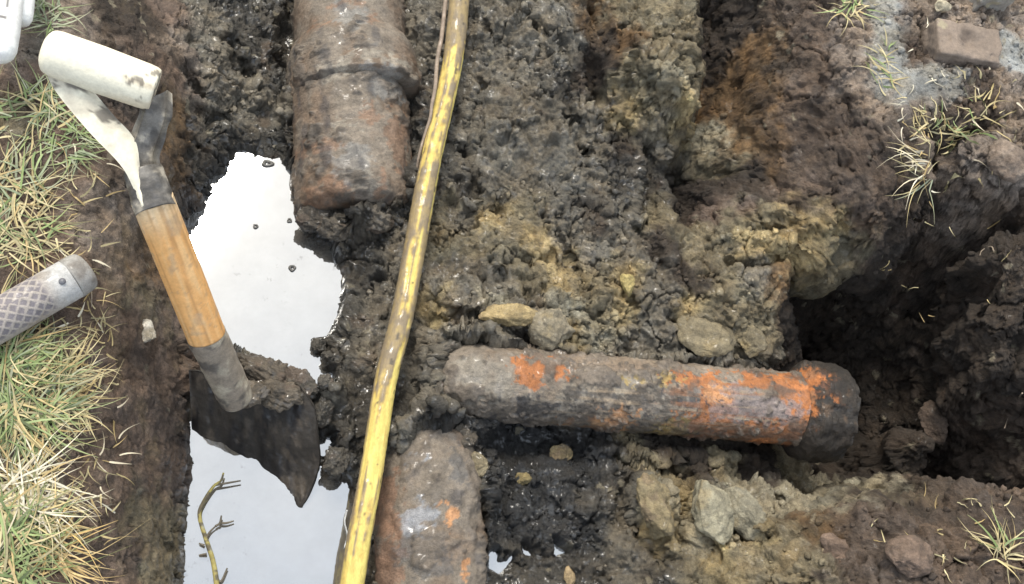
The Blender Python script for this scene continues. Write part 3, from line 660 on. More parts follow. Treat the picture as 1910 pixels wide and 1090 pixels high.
thin = sstep(-.1, .25, fbm(np.stack([U / .15, np.sin(TH) * 4, np.cos(TH) * 4], 1), 4, 405)) * .35
c = mixc(c, PYD * .9, thin)
c = mixc(c, PMUD * 1.1, mudm * (.72 + .2 * sstep(-.2, .3, fine)))
c = mixc(c, np.array([.045, .04, .035]), .8 * sstep(.52, .6, fbm(np.stack([U / .02, np.sin(TH) * 2, np.cos(TH) * 2], 1), 3, 407)))
V = V + NRM * (.0011 * mudm + .0006 * fbm(V / .006, 3, 409))[:, None]
o = mesh_np('yellow_pole', V, F, M_POLE, None, np.clip(c, .02, .8), .25 + .2 * mudm)
tag(o, 'long thin yellow pole streaked with grey mud lying across the trench', 'pole')
def root(pts, r, colr, name, label, cat, n=80):
    P = np.array(pts); pth = catmull(P, n); rr = np.interp(np.linspace(0, 1, n), [0, .3, 1], [r, r, r * .5])
    pth = pth + np.stack([fbm(np.stack([np.arange(n) / 9., np.zeros(n), np.zeros(n)], 1), 2, k) for k in (5, 6, 7)], 1) * r * .8
    V, F, U, TH, NRM = sweep(pth, rr, 8)
    c = np.array(colr) * (1 + .3 * fbm(V / .01, 3, 3))[:, None]
    return tag(mesh_np(name, V, F, M_GENERIC, None, np.clip(c, .01, .8), np.full(len(V), .3)), label, cat)
root([at(835, -20, .11), at(824, 60, .11), at(816, 120, .11), at(812, 170, .115), at(803, 215, .112), at(790, 255, .10), at(781, 290, .095), at(776, 330, .075), at(770, 372, .05)], .0033, (.26, .20, .15), 'root', 'pale thin root hanging along the upper end of the yellow pole', 'root')
root([at(648, 952, .012), at(643, 975, .008), at(648, 998, .006), at(643, 1022, .006)], .0012, (.6, .6, .58), 'root', 'white curled rootlet at the lower puddle edge beside the yellow pole', 'root', 30)

for pts, lab in (([(1905, 735), (1885, 760), (1872, 800)], 'short pale rootlet at the right picture edge'), ([(165, 512), (170, 540), (172, 575)], 'curved dry rootlet at the end of the grey dotted handle'), ([(1852, 470), (1845, 462), (1830, 468), (1826, 478)], 'curled white rootlet on the right rim')):
    root([gp(a, b, .003) for a, b in pts], .0011, (.30, .24, .18), 'rootlet', lab, 'root', 30)

# ------------------------------------------------------------------ spade
CREAM = np.array([.80, .74, .58]); OCH = np.array([.70, .37, .13]); STEEL = np.array([.10, .095, .09])
sp = thing('spade', 'D handled spade with cream grip and orange wooden shaft standing in the puddle', 'spade')
g0, g1 = at(80, 92, .455), at(290, 168, .435)
n = 60; pth = np.array(g0)[None] + np.linspace(0, 1, n)[:, None] * (np.array(g1) - np.array(g0))
t = np.linspace(0, 1, n); rr = .0237 * np.interp(t, [0, .025, .06, .12, .5, .9, .965, 1], [.55, .82, .95, 1.0, 1.03, 1.0, .97, .90])
V, F, U, TH, NRM = sweep(pth, rr, 48)
c = np.tile(CREAM, (len(V), 1)); c = mixc(c, np.array([.62, .50, .34]), .5 * sstep(.1, .5, fbm(np.stack([U / .12, np.cos(TH) * 2, np.sin(TH) * 2], 1), 4, 501)))
c = mixc(c, np.array([.40, .33, .22]), .55 * sstep(.38, .6, fbm(V / .009, 4, 503)) * sstep(.45, 1, U / U.max()))
c = mixc(c, np.array([.12, .10, .08]), .8 * inside_blobs(V, [(266, 172, 7, 9, .44), (300, 152, 5, 4, .44), (272, 190, 14, 6, .42)], 505, .006))
mesh_np('grip', V, F, M_WOODW, sp, np.clip(c, .02, .86), np.full(len(V), .2))
def strap(rows, th, name, matl, paint, bulge=.0, nv=14, nu=60):
    """flat strap through rows of (left point, right point)"""
    Lp = catmull([r[0] for r in rows], nu, False); Rp = catmull([r[1] for r in rows], nu, False); s = np.linspace(0, 1, nv)
    mid = Lp[:, None] * (1 - s)[None, :, None] + Rp[:, None] * s[None, :, None]
    mid[:, :, 2] += bulge * (1 - (2 * s - 1) ** 2)[None, :]
    top = mid.reshape(-1, 3); G = mid; a = np.gradient(G, axis=0); b = np.gradient(G, axis=1); nn = np.cross(a, b); nn /= np.linalg.norm(nn, axis=2, keepdims=True) + 1e-12
    nn = nn.reshape(-1, 3); nn[nn[:, 2] < 0] *= -1
    V = np.vstack([top, top - nn * th]); Ft = grid_faces(nu, nv); Fb = Ft[:, ::-1] + nu * nv
    n0 = nu * nv; side = []
    for i in range(nu - 1):
        side += [[i * nv, (i + 1) * nv, (i + 1) * nv + n0, i * nv + n0], [i * nv + nv - 1, i * nv + nv - 1 + n0, (i + 1) * nv + nv - 1 + n0, (i + 1) * nv + nv - 1]]
    for j in range(nv - 1):
        side += [[j, j + n0, j + 1 + n0, j + 1], [(nu - 1) * nv + j, (nu - 1) * nv + j + 1, (nu - 1) * nv + j + 1 + n0, (nu - 1) * nv + j + n0]]
    F = np.vstack([Ft, Fb, np.array(side)])
    c, wt = paint(V)
    o = mesh_np(name, V, F, matl, sp, np.clip(c, .012, .86), wt)
    o.modifiers.new('soften', 'BEVEL').width = .0015
    return o
def p_arm(V):
    c = np.tile(CREAM * .92, (len(V), 1))
    c = mixc(c, np.array([.38, .33, .26]), .6 * sstep(.05, .4, fbm(V / .03, 5, 511)))
    c = mixc(c, np.array([.10, .085, .07]), .85 * inside_blobs(V, [(214, 228, 14, 8, .41), (160, 165, 24, 8, .43), (205, 218, 8, 8, .41), (225, 240, 8, 8, .4)], 513, .007))
    return c, np.full(len(V), .25)
strap([(at(75, 110, .44), at(165, 128, .448)), (at(102, 168, .435), at(168, 160, .437)), (at(165, 245, .42), at(212, 215, .42)), (at(222, 305, .405), at(252, 262, .405)), (at(246, 345, .39), at(262, 322, .395)), (at(262, 392, .378), at(272, 385, .382))], .010, 'handle_arm', M_WOODW, p_arm, bulge=.004)
def p_metal(V):
    c = np.tile(np.array([.16, .145, .125]), (len(V), 1))
    c = mixc(c, np.array([.42, .37, .29]), .75 * sstep(.04, .3, fbm(V / .014, 4, 521)))
    c = mixc(c, np.array([.045, .04, .036]), .8 * sstep(.0, .3, fbm(V / .02, 4, 523)))
    return c, .5 + .5 * sstep(.0, .3, fbm(V / .02, 4, 525))
strap([(at(262, 178, .438), at(312, 168, .43)), (at(270, 205, .43), at(308, 215, .425)), (at(258, 245, .412), at(297, 252, .408)), (at(244, 285, .40), at(285, 292, .396)), (at(243, 320, .392), at(296, 330, .388)), (at(252, 350, .386), at(305, 350, .384))], .010, 'handle_arm', M_METAL, p_metal, bulge=-.006)
def rod(a, b, r0, r1, name, matl, paint, nn=60, ns=40, rough=.0006):
    pth = np.array(a)[None] + np.linspace(0, 1, nn)[:, None] * (np.array(b) - np.array(a))
    V, F, U, TH, NRM = sweep(pth, np.linspace(r0, r1, nn), ns)
    c, wt = paint(V, U, TH); V = V + NRM * (rough * fbm(V / .012, 4, 7))[:, None]
    return mesh_np(name, V, F, matl, sp, np.clip(c, .012, .86), wt)
def p_ferr(V, U, TH):
    return p_metal(V)
rod(at(266, 318, .378), at(291, 392, .366), .0205, .0222, 'ferrule', M_METAL, p_ferr, rough=.002)
def p_shaft(V, U, TH):
    gr = fbm(np.stack([U / .08, np.cos(TH) * 5, np.sin(TH) * 5], 1), 4, 531)
    c = np.tile(OCH, (len(V), 1)); c = mixc(c, np.array([.74, .50, .25]), .55 * sstep(.0, .5, gr)); c = mixc(c, np.array([.52, .26, .09]), .5 * sstep(.1, .5, -gr))
    c = mixc(c, np.array([.72, .58, .38]), .7 * sstep(.25, .0, U / U.max() + .12 * gr))
    c = mixc(c, np.array([.16, .11, .07]), .8 * sstep(.3, .42, fbm(V / .016, 4, 533)) * sstep(.72, 1.0, U / U.max()))
    c = mixc(c, np.array([.34, .17, .06]), .5 * sstep(.22, .42, fbm(np.stack([U / .22, np.cos(TH) * 11, np.sin(TH) * 11], 1), 3, 537)))
    c = mixc(c, np.array([.34, .22, .13]), .4 * sstep(.36, .5, fbm(V / .005, 3, 539)))
    c = mixc(c, np.array([.38, .28, .18]), .5 * sstep(.25, .5, fbm(V / .02, 4, 535)))
    return c, np.full(len(V), .3)
rod(at(284, 372, .370), at(385, 626, .228), .0222, .0222, 'shaft', M_WOODW, p_shaft, 120, 56, .0003)
def p_sock(V, U, TH):
    c = np.tile(np.array([.26, .215, .165]), (len(V), 1)); c = mixc(c, np.array([.09, .08, .07]), .8 * sstep(-.02, .2, fbm(V / .018, 4, 541))); c = mixc(c, np.array([.46, .40, .30]), .75 * sstep(.04, .28, fbm(V / .022, 4, 543)))
    return c, np.full(len(V), .45)
rod(at(383, 621, .228), at(440, 742, .112), .0228, .0215, 'socket', M_METAL, p_sock, 60, 40, .0016)
def p_blade(V):
    c = np.tile(np.array([.030, .025, .020]), (len(V), 1))
    s1 = fbm(V / np.array([.010, .06, .06]), 5, 551)
    c = mixc(c, np.array([.012, .011, .012]), .8 * sstep(-.05, .25, s1)); c = mixc(c, np.array([.10, .08, .06]), .6 * sstep(.12, .4, fbm(V / np.array([.012, .03, .03]), 5, 553)))
    return c, .3 + .5 * sstep(-.1, .3, s1)
bl = strap([(at(352, 690, .062), at(560, 722, .088)), (at(356, 760, .030), at(586, 762, .075)), (at(362, 812, -.004), at(592, 815, .058)), (at(405, 856, -.02), at(596, 862, .036)), (at(474, 900, -.022), at(583, 904, .020)), (at(540, 943, -.006), at(566, 942, .004)), (at(548, 962, -.02), at(560, 962, -.018))], .004, 'blade', M_METAL, p_blade, nv=60, nu=110)
me = bl.data; co = np.empty(len(me.vertices) * 3, np.float32); me.vertices.foreach_get('co', co); co = co.reshape(-1, 3)
co[:, 2] += .0055 * fbm(co / np.array([.014, .045, .045]), 4, 557) + .0012 * fbm(co / .006, 3, 559); me.vertices.foreach_set('co', co.ravel()); me.update()

# ------------------------------------------------------------------ white handle in the corner, grey dotted handle on the turf
wh = thing('tool_handle', 'white rounded tool handle poking in over the corner of the turf', 'tool handle')
def plain(name, pts, rad, colr, parent, matl=M_WOODW, ns=36, n=70, paint=None):
    pth = catmull([np.array(p) for p in pts], n); rr = np.interp(np.linspace(0, 1, n), [a for a, _ in rad], [b for _, b in rad])
    V, F, U, TH, NRM = sweep(pth, rr, ns); c = np.tile(np.array(colr), (len(V), 1)); c = c * (1 + .08 * fbm(V / .03, 3, 3))[:, None]
    if paint: c = paint(V, c, U, TH)
    return mesh_np(name, V, F, matl, parent, np.clip(c, .02, .86), np.full(len(V), .3))
wr = [(0, .8), (.75, 1), (.9, .97), (.96, .8), (.985, .55), (1, .2)]
def blk(V, c, U, TH): return mixc(c, np.array([.06, .05, .05]), .9 * inside_blobs(V, [(17, 22, 1.5, 12, .33), (6, 45, 5, 2, .33), (28, 6, 2, 4, .33)], 561, .0012))
plain('grip', [at(22, -90, .32), at(12, 0, .325), at(0, 80, .325), at(-4, 116, .322)], [(a, b * .0195) for a, b in wr], (.84, .83, .79), wh, paint=blk)
plain('handle_arm', [at(48, -90, .30), at(42, -20, .305), at(38, 25, .305), at(34, 48, .303)], [(a, b * .0145) for a, b in wr], (.84, .83, .79), wh, paint=blk)
gh = thing('tool_handle', 'grey rubber tool handle with dark diamond dots lying on the turf', 'tool handle')
h0, h1 = at(-90, 648, .276), at(134, 520, .276)
n = 200; pth = np.array(h0)[None] + np.linspace(0, 1, n)[:, None] * (np.array(h1) - np.array(h0))
V, F, U, TH, NRM = sweep(pth, .0232, 120)
Lh = U.max(); cu = (Lh - U) / .0062; ct = TH * .0232 / .0062
a = (cu + ct); b = (cu - ct); da = np.abs(a / 2 - np.round(a / 2)) * 2; db = np.abs(b / 2 - np.round(b / 2)) * 2
dots = sstep(.78, .62, np.maximum(da, db) + .28 * fbm(V / .006, 3, 571)) * sstep(.028, .034, Lh - U) * sstep(1.5, 1.1, np.abs(np.where(TH > math.pi, TH - 2 * math.pi, TH) - .1)) 
c = np.tile(np.array([.34, .30, .265]), (len(V), 1)); c = mixc(c, np.array([.43, .42, .40]), sstep(.034, .015, Lh - U)); c = mixc(c, np.array([.20, .16, .12]), .5 * sstep(.1, .5, fbm(V / .02, 4, 573)))
c = mixc(c, np.array([.145, .13, .145]), dots * .85)
mesh_np('grip', V - NRM * (.0005 * dots)[:, None], F, M_GENERIC, gh, c, np.full(len(V), .25))
e0, e1 = at(131, 522, .276), at(163, 502, .274)
V, F, U, TH, NRM = sweep(np.array([e0 + (e1 - e0) * t for t in np.linspace(0, 1, 16)]), .0232 * np.array([1.0, 1.02, 1.02, 1.02, 1.02, 1.01, 1, 1, .99, .985, .98, .97, .95, .92, .86, .76]), 60)
c = np.tile(np.array([.30, .285, .26]), (len(V), 1)); c = mixc(c, np.array([.14, .12, .10]), .7 * sstep(.0, .4, fbm(V / .012, 4, 575)))
mesh_np('end_cap', V, F, M_GENERIC, gh, c, np.full(len(V), .3))
V0, F0 = ico(3); c_ = at(116, 525, .2985)
o = mesh_np('rivet', V0 * np.array([.0038, .0038, .0022]) + c_, F0, M_METAL, gh, np.tile(np.array([.10, .10, .11]), (len(V0), 1)), np.full(len(V0), .5))

# ------------------------------------------------------------------ twig in the lower puddle
tw = thing('twig', 'lichen yellow twig with side shoots floating in the lower puddle', 'twig')
def tpaint(V, c, U, TH): 
    c = mixc(c, np.array([.09, .075, .055]), .9 * sstep(-.15, .1, fbm(V / .006, 4, 581)))
    return mixc(c, np.array([.28, .29, .25]), .5 * sstep(.2, .4, fbm(V / .008, 3, 583)))
plain('stem', [at(408, 1120, .012), at(398, 1050, .010), at(383, 1002, .008), at(372, 962, .008), at(379, 938, .010), at(398, 908, .014), at(412, 897, .016), at(417, 882, .018)], [(0, .0036), (.5, .0028), (.8, .0023), (1, .0012)], (.33, .28, .09), tw, M_GENERIC, 14, 110, tpaint)
for pts in ([(384, 1005, .008), (392, 992, .01), (402, 982, .013)], [(408, 980, .012), (411, 974, .014), (413, 962, .017)], [(411, 976, .012), (422, 976, .012), (436, 972, .012)], [(402, 982, .013), (411, 976, .012)], [(400, 905, .014), (420, 902, .014), (449, 897, .014)], [(381, 1018, .008), (371, 1014, .008)], [(385, 1034, .008), (371, 1036, .006)], [(402, 1075, .01), (412, 1085, .01), (424, 1060, .014)]):
    pts = [at(*p) for p in pts]
    if len(pts) == 2: pts = [pts[0], (pts[0] + pts[1]) / 2, pts[1]]
    plain('shoot', pts, [(0, .0018), (1, .0010)], (.13, .11, .08), tw, M_GENERIC, 8, 24, None)
# bubbles of muddy scum on the upper puddle
for k, (bx, by, r, lab) in enumerate([(545, 501, .0046, 'muddy bubble ring alone in the middle of the upper puddle'), (477, 423, .0036, 'small muddy scum blob on the white puddle left of the pipe end'), (499, 306, .0050, 'oblong scum blob at the top end of the upper puddle'), (540, 412, .0034, 'small scum blob against the wet flank of the wide pipe')]):
    aa = np.linspace(0, 2 * math.pi, 28, endpoint=False)[:, None]; bb = np.linspace(0, 2 * math.pi, 12, endpoint=False)[None]
    rr = r * (.72 + .10 * np.sin(3 * aa + k)); t_ = r * .42
    ex = 1.6 if k == 2 else 1.0
    V = np.stack([(rr + t_ * np.cos(bb)) * np.cos(aa) * ex, (rr + t_ * np.cos(bb)) * np.sin(aa), t_ * np.sin(bb) + 0 * aa + .001], -1).reshape(-1, 3)
    V = V + .0008 * np.stack([fbm(V / .004, 2, 590 + k)] * 3, 1)
    Vr = np.vstack([V.reshape(28, 12, 3), V.reshape(28, 12, 3)[:1]]).reshape(-1, 3)
    o = mesh_np('scum_bubble', Vr, grid_faces(29, 12, True), M_GENERIC, None, np.tile(np.array([.10, .095, .085]), (len(Vr), 1)), np.full(len(Vr), .9))
    o.location = at(bx, by, 0); tag(o, lab, 'bubble', 'scum bubbles on the upper puddle')

# ------------------------------------------------------------------ bricks and stones
def block(px, py, lx, ly, lz, rz, name, label, cat, colr, seed, tilt=(0, 0), chip=.0055, lift=0.0, group=None, sub=36):
    import bmesh
    bm = bmesh.new(); bmesh.ops.create_cube(bm, size=1); bmesh.ops.subdivide_edges(bm, edges=bm.edges[:], cuts=sub, use_grid_fill=True)
    V = np.array([v.co[:] for v in bm.verts]); F = np.array([[v.index for v in f.verts] for f in bm.faces]); bm.free()
    D = np.array([lx, ly, lz]); r = min(D) * .07; W_ = V * D; inner = np.clip(W_, -D / 2 + r, D / 2 - r); dv = W_ - inner; ln = np.linalg.norm(dv, axis=1, keepdims=True)
    W_ = np.where(ln > 1e-9, inner + dv / np.maximum(ln, 1e-9) * r, W_)
    off = np.array([seed * 3.1, 0, 0]); nn = W_ / (np.linalg.norm(W_, axis=1, keepdims=True) + 1e-9)
    W_ = W_ + nn * (chip * fbm(W_ / .02 + off, 4, 601) - chip * .8 * sstep(.2, .5, fbm(W_ / .03 + off, 3, 603)))[:, None]
    c = np.tile(np.array(colr), (len(V), 1)) * (1 + .3 * fbm(W_ / .03 + off, 4, 605))[:, None]
    c = mixc(c, np.array([.34, .29, .19]), .8 * sstep(.35, .5, fbm(W_ / .022 + off, 4, 607))); c = mixc(c, np.array([.12, .09, .07]), .7 * sstep(.25, .5, fbm(W_ / .03 + off, 4, 609)))
    o = mesh_np(name, W_, F, M_GENERIC, None, np.clip(c, .02, .7), np.full(len(V), .1))
    p = gp(px, py); o.location = (p[0], p[1], p[2] + lift); o.rotation_euler = (tilt[0], tilt[1], rz)
    return tag(o, label, cat, group)
block(1800, 84, .106, .062, .05, -.07, 'brick', 'brown brick caked in soil lying on the turf at the far right corner', 'brick', (.20, .155, .12), 1, (.05, .02), lift=-.012)
block(1842, -6, .06, .045, .04, .1, 'brick', 'grey stone block behind the brown brick at the picture edge', 'brick', (.26, .235, .20), 2, lift=.006)
def clod(px, py, sx, sy, sz, k, label, seed, name='clay_clod', cat='clod', rot=0.0, group=None, sub=5, lift=.25, sharp=1.0, colr=None, zabs=None):
    V, F = ico(sub); off = np.array([seed * 7.7, seed * 1.3, 0])
    rc = np.random.default_rng(seed); U_ = V.copy()
    for _ in range(13):
        d_ = rc.standard_normal(3); d_ /= np.linalg.norm(d_); U_ -= d_ * np.maximum(0, (U_ @ d_) - rc.uniform(.55, .92))[:, None]
    a = np.array([sx, sy, sz]) * 1.15; W_ = U_ * a
    lum = 2.2 if k == 'k' else 1.0
    m_ = (sx + sy) / 2; f1, f2, ci = worley(W_ / (m_ * .5) + off, 11)
    d = m_ * (.20 * sharp * fbm(W_ / (m_ * .8) + off, 5, 621, .6) + .10 * lum * (np.abs(vnoise(W_ / (m_ * .35) + off, 631)) - .3) + .07 * lum * (np.abs(vnoise(W_ / (m_ * .16) + off, 633)) - .3))
    W_ = W_ + V * d[:, None]
    base = np.array(colr if colr else PAL[k]); c = np.tile(base, (len(V), 1)) * (.75 + .5 * ci)[:, None] * (1 + .35 * fbm(W_ / .02 + off, 4, 623))[:, None]
    c = mixc(c, np.array(PAL['y' if k in 'pcg' else 'b']), .5 * sstep(.1, .4, fbm(W_ / .025 + off, 4, 625)))
    o = mesh_np(name, W_, F, M_CLOD, None, np.clip(c, .01, .8), np.full(len(V), WET.get(k, .2) * .8))
    p = at(px, py, zabs) if zabs else gp(px, py); o.location = (p[0], p[1], p[2] + (0 if zabs else sz * lift)); o.rotation_euler = (random.uniform(-.2, .2), random.uniform(-.2, .2), rot)
    return tag(o, label, cat, group)
clod(1025, 612, .030, .029, .024, 'p', 'pale knobbly clay clod resting against the branch pipe', 3, sharp=2, colr=(.26, .22, .15))
clod(1215, 950, .024, .042, .026, 'y', 'yellow brown clay lump leftmost of the row below the branch pipe', 4, rot=.25, sharp=1.6, colr=(.24, .19, .105))
clod(1317, 955, .028, .046, .028, 'p', 'tall pale clay slab in the middle of the row below the branch pipe', 5, rot=.1, sharp=1.2, colr=(.31, .28, .195))
clod(1388, 960, .022, .044, .022, 'p', 'grey tan clay slab leaning right, cracked away from the pale slab', 6, rot=.65, sharp=1.2, colr=(.25, .225, .16))
clod(1395, 640, .020, .026, .018, 'c', 'olive clay lump at the dark hole edge above the branch pipe', 7, rot=.3)
clod(1310, 625, .040, .036, .018, 'c', 'broad cracked olive clay slab above the branch pipe', 8, rot=-.3)
clod(1168, 530, .010, .018, .010, 'y', 'small yellow clay lump in the middle of the grey clay', 9, colr=(.38, .30, .12))
clod(950, 590, .036, .018, .014, 'y', 'yellowish clay ridge lump left of the knobbly pale clod', 10, rot=.1, lift=-.2)
clod(596, 645, .010, .010, .010, 'k', 'round black mud clod standing out into the upper puddle', 14, lift=.4)
clod(612, 668, .009, .009, .010, 'k', 'black mud clod just below the round one at the puddle edge', 15, lift=.4)
clod(605, 712, .010, .009, .009, 'k', 'black mud clod at the lower tip of the upper puddle', 16, lift=.4)
clod(275, 622, .011, .016, .006, 'p', 'white flat stone set in the left cut of the trench', 17, 'stone', 'stone', rot=.3, sub=4, colr=(.62, .56, .46))
clod(1800, 622, .006, .006, .005, 'p', 'small round white pebble in the right hand wall', 18, 'pebble', 'pebble', sub=3, colr=(.6, .55, .42))
clod(490, 690, .052, .016, .020, 'k', 'long wet mud heap piled on the upper edge of the spade blade', 31, rot=-.35, zabs=.072, colr=(.105, .085, .062))
clod(556, 728, .030, .016, .018, 'k', 'wet mud lump on the right shoulder of the spade blade', 32, rot=-.5, lift=1.4)
clod(600, 770, .016, .018, .016, 'k', 'black wet mud lump between the spade blade and the yellow pole', 33, rot=.3, lift=.6)
clod(628, 862, .018, .016, .014, 'k', 'black wet mud lump at the top right tip of the lower puddle', 34, rot=.9, lift=.5)
clod(458, 738, .026, .017, .016, 'k', 'brown mud collar squeezed against the spade socket', 35, rot=.1, zabs=.088, colr=(.16, .13, .095))
clod(515, 735, .034, .015, .014, 'k', 'brown mud smear across the top middle of the spade blade', 36, rot=-.15, zabs=.078, colr=(.12, .098, .072))
clod(588, 408, .026, .016, .018, 'k', 'dark wet clod under the left corner of the wide pipe end', 41, zabs=.030, colr=(.085, .072, .056))
clod(640, 424, .032, .018, .020, 'k', 'dark wet clod against the middle of the wide pipe end', 42, zabs=.045, rot=.2, colr=(.10, .085, .066))
clod(692, 408, .028, .020, .022, 'k', 'lumpy grey clod over the lip of the wide pipe end', 43, zabs=.055, rot=-.3, colr=(.13, .112, .088))
clod(738, 384, .020, .022, .018, 'k', 'black clod between the wide pipe end and the yellow pole', 44, zabs=.035, colr=(.07, .060, .047))
clod(745, 812, .022, .024, .018, 'k', 'mud clod on the left shoulder of the lower pipe end', 45, zabs=.035, rot=.5, colr=(.14, .118, .09))
clod(800, 792, .034, .018, .020, 'k', 'mud clod heaped on the buried end of the lower pipe', 46, zabs=.048, colr=(.15, .125, .095))
clod(862, 815, .024, .020, .018, 'k', 'mud clod between the lower pipe end and the branch pipe', 47, zabs=.040, rot=-.4, colr=(.12, .10, .076))
clod(826, 648, .022, .016, .016, 'k', 'mud clod on the upper corner of the branch pipe junction', 48, zabs=.066, rot=.3, colr=(.15, .13, .10))
clod(812, 730, .018, .034, .020, 'k', 'mud clod closing the buried end of the branch pipe', 49, zabs=.058, colr=(.14, .12, .093))
clod(1805, 570, .006, .011, .006, 'p', 'long cream pebble in the right hand wall above the round one', 19, 'pebble', 'pebble', sub=3, colr=(.45, .38, .24))
clod(1754, 14, .014, .012, .010, 'p', 'cream stone at the corner of the brown brick', 20, 'stone', 'stone', sub=4, colr=(.48, .42, .30))
clod(1740, 790, .022, .034, .014, 'e', 'brown clod hanging on the wall over the dark hole', 21, rot=.5)
clod(1062, 1076, .007, .012, .006, 'p', 'tan wood chip shaped stone at the near edge of the black mud', 22, 'stone', 'stone', sub=3, colr=(.36, .26, .14))
clod(978, 894, .012, .010, .007, 'y', 'small ochre clay crumb lump on the black mud below the branch pipe', 23, colr=(.26, .20, .09))
clod(1045, 848, .017, .012, .008, 'y', 'ochre clay patch lump under the branch pipe', 24, colr=(.20, .155, .08))
clod(1880, 300, .03, .03, .02, 'l', 'rounded earth clod at the right picture edge below the brick', 25)
clod(1700, 1040, .035, .022, .016, 'b', 'wide brown earth clod on the near right rim', 26)
clod(1560, 1030, .028, .022, .018, 'b', 'brown earth clod at the left end of the near right rim', 27)
clod(890, 870, .012, .016, .010, 'c', 'tan crumbly lump on the shoulder of the lower pipe', 28)

# ------------------------------------------------------------------ loose crumbs of soil
V0, F0 = ico(2); VV, FF, CC, WW = [], [], [], []
cand = RNG.random((60000, 2)); cnt = 0
for u, v in cand:
    xx = -.70 + 1.66 * u; yy = -.46 + 1.05 * v
    i = min(np.searchsorted(xs, xx), NX - 2); j = min(np.searchsorted(ys, yy), NY - 2)
    p = PF[i, j]; nrm = NF[i, j]
    if p[2] < .004 or nrm[2] < .35: continue
    if xx < xleft(yy) and random.random() < .93: continue
    kk = vnoise(np.array([[xx / .07, yy / .07, 3.3]]), 5)[0]
    if random.random() > .22 + .5 * kk: continue
    s = .0016 + .0042 * random.random() ** 3.0
    i0 = i * NY + j; cl = COL[i0] * random.uniform(.7, 1.35)
    VV.append((V0 * (s * RNG.uniform(.65, 1.25, 3))) * (1 + .22 * RNG.standard_normal((len(V0), 1))) + p + nrm * s * .3)
    FF.append(F0 + cnt); cnt += len(V0); CC.append(np.tile(cl, (len(V0), 1))); WW.append(np.full(len(V0), WETV[i0]))
    if len(VV) > 2600: break
o = mesh_np('soil_crumbs', np.vstack(VV), np.vstack(FF), M_CLOD, None, np.clip(np.vstack(CC), .01, .6), np.concatenate(WW))
tag(o, 'loose crumbs of soil and clay strewn over the trench sides', 'soil crumbs', kind='stuff')

# ------------------------------------------------------------------ grass
GREEN = [(.11, .16, .05), (.16, .22, .075), (.21, .27, .11), (.08, .11, .04)]; STRAW = [(.40, .32, .15), (.47, .40, .22), (.36, .26, .11), (.30, .26, .14)]; WHITE = [(.60, .55, .42), (.54, .47, .34)]; GREY = [(.20, .24, .14), (.27, .29, .19)]
def blades(n, cx, cy, rx, ry, length, pal, wts, spread=1.0, bias=(0, 0), lift=(.05, .45), wid=.00115, rnd=random):
    VV, FF, CC, cnt = [], [], [], 0; NS = 6
    for _ in range(n):
        a = rnd.uniform(0, 2 * math.pi); rr = math.sqrt(rnd.random())
        p = gp_fast(cx + rx * rr * math.cos(a), cy + ry * rr * math.sin(a))
        az = rnd.gauss(0, 1) * spread; dirx, diry = math.cos(a) * .35 + bias[0] + rnd.gauss(0, .7), -math.sin(a) * .35 + bias[1] + rnd.gauss(0, .7)
        ln = math.hypot(dirx, diry) + 1e-6; dirx /= ln; diry /= ln
        Lb = length * rnd.uniform(.45, 1.25); up = rnd.uniform(*lift); s = np.linspace(0, 1, NS)
        curl = rnd.gauss(0, .5)
        hor = Lb * s; zz = Lb * (up * s - (up * .85) * s ** 2.2) ; side = curl * Lb * s ** 2
        X_ = p[0] + dirx * hor - diry * side; Y_ = p[1] + diry * hor + dirx * side; Z_ = p[2] + .001 + zz
        wd = wid * rnd.uniform(.6, 1.3) * np.interp(s, [0, .3, 1], [.8, 1, .12])
        nx_, ny_ = -diry, dirx; tw_ = rnd.uniform(-.6, .6)
        Lf = np.stack([X_ + nx_ * wd, Y_ + ny_ * wd, Z_ + wd * tw_], 1); Rt = np.stack([X_ - nx_ * wd, Y_ - ny_ * wd, Z_ - wd * tw_], 1)
        # keep the blade above the soil
        for arr in (Lf, Rt):
            for k in range(NS): arr[k, 2] = max(arr[k, 2], min(hz(arr[k, 0], arr[k, 1]) + .0012, arr[k, 2] + .02))
        V = np.empty((2 * NS, 3)); V[0::2] = Lf; V[1::2] = Rt
        F = [[2 * k, 2 * k + 1, 2 * k + 3, 2 * k + 2] for k in range(NS - 1)]
        cl = np.array(rnd.choices(pal, wts)[0]) * rnd.uniform(.75, 1.25); tip = np.array(STRAW[0])
        gradc = cl[None] * (1 - .35 * s[:, None] ** 2) + tip[None] * (.35 * s[:, None] ** 2)
        VV.append(V); FF.append(np.array(F) + cnt); CC.append(np.repeat(gradc, 2, 0)); cnt += len(V)
    return np.vstack(VV), np.vstack(FF), np.vstack(CC)
def gp_fast(px, py):
    zz = .25
    for _ in range(5):
        p = at(px, py, zz); zz += .6 * (hz(p[0], p[1]) - zz)
    return at(px, py, zz)
def tuft(label, sets, group=None, name='grass_tuft', cat='grass tuft'):
    VV, FF, CC, cnt = [], [], [], 0
    for s_ in sets:
        V, F, c = blades(**s_); VV.append(V); FF.append(F + cnt); CC.append(c); cnt += len(V)
    V = np.vstack(VV); base = V.mean(0); base[2] = V[:, 2].min()
    o = mesh_np(name, V - base, np.vstack(FF), M_GRASS, None, np.clip(np.vstack(CC), .02, .8)); o.location = base
    return tag(o, label, cat, group)
GS = GREEN + STRAW
gl = 'grass tufts along the left turf edge'
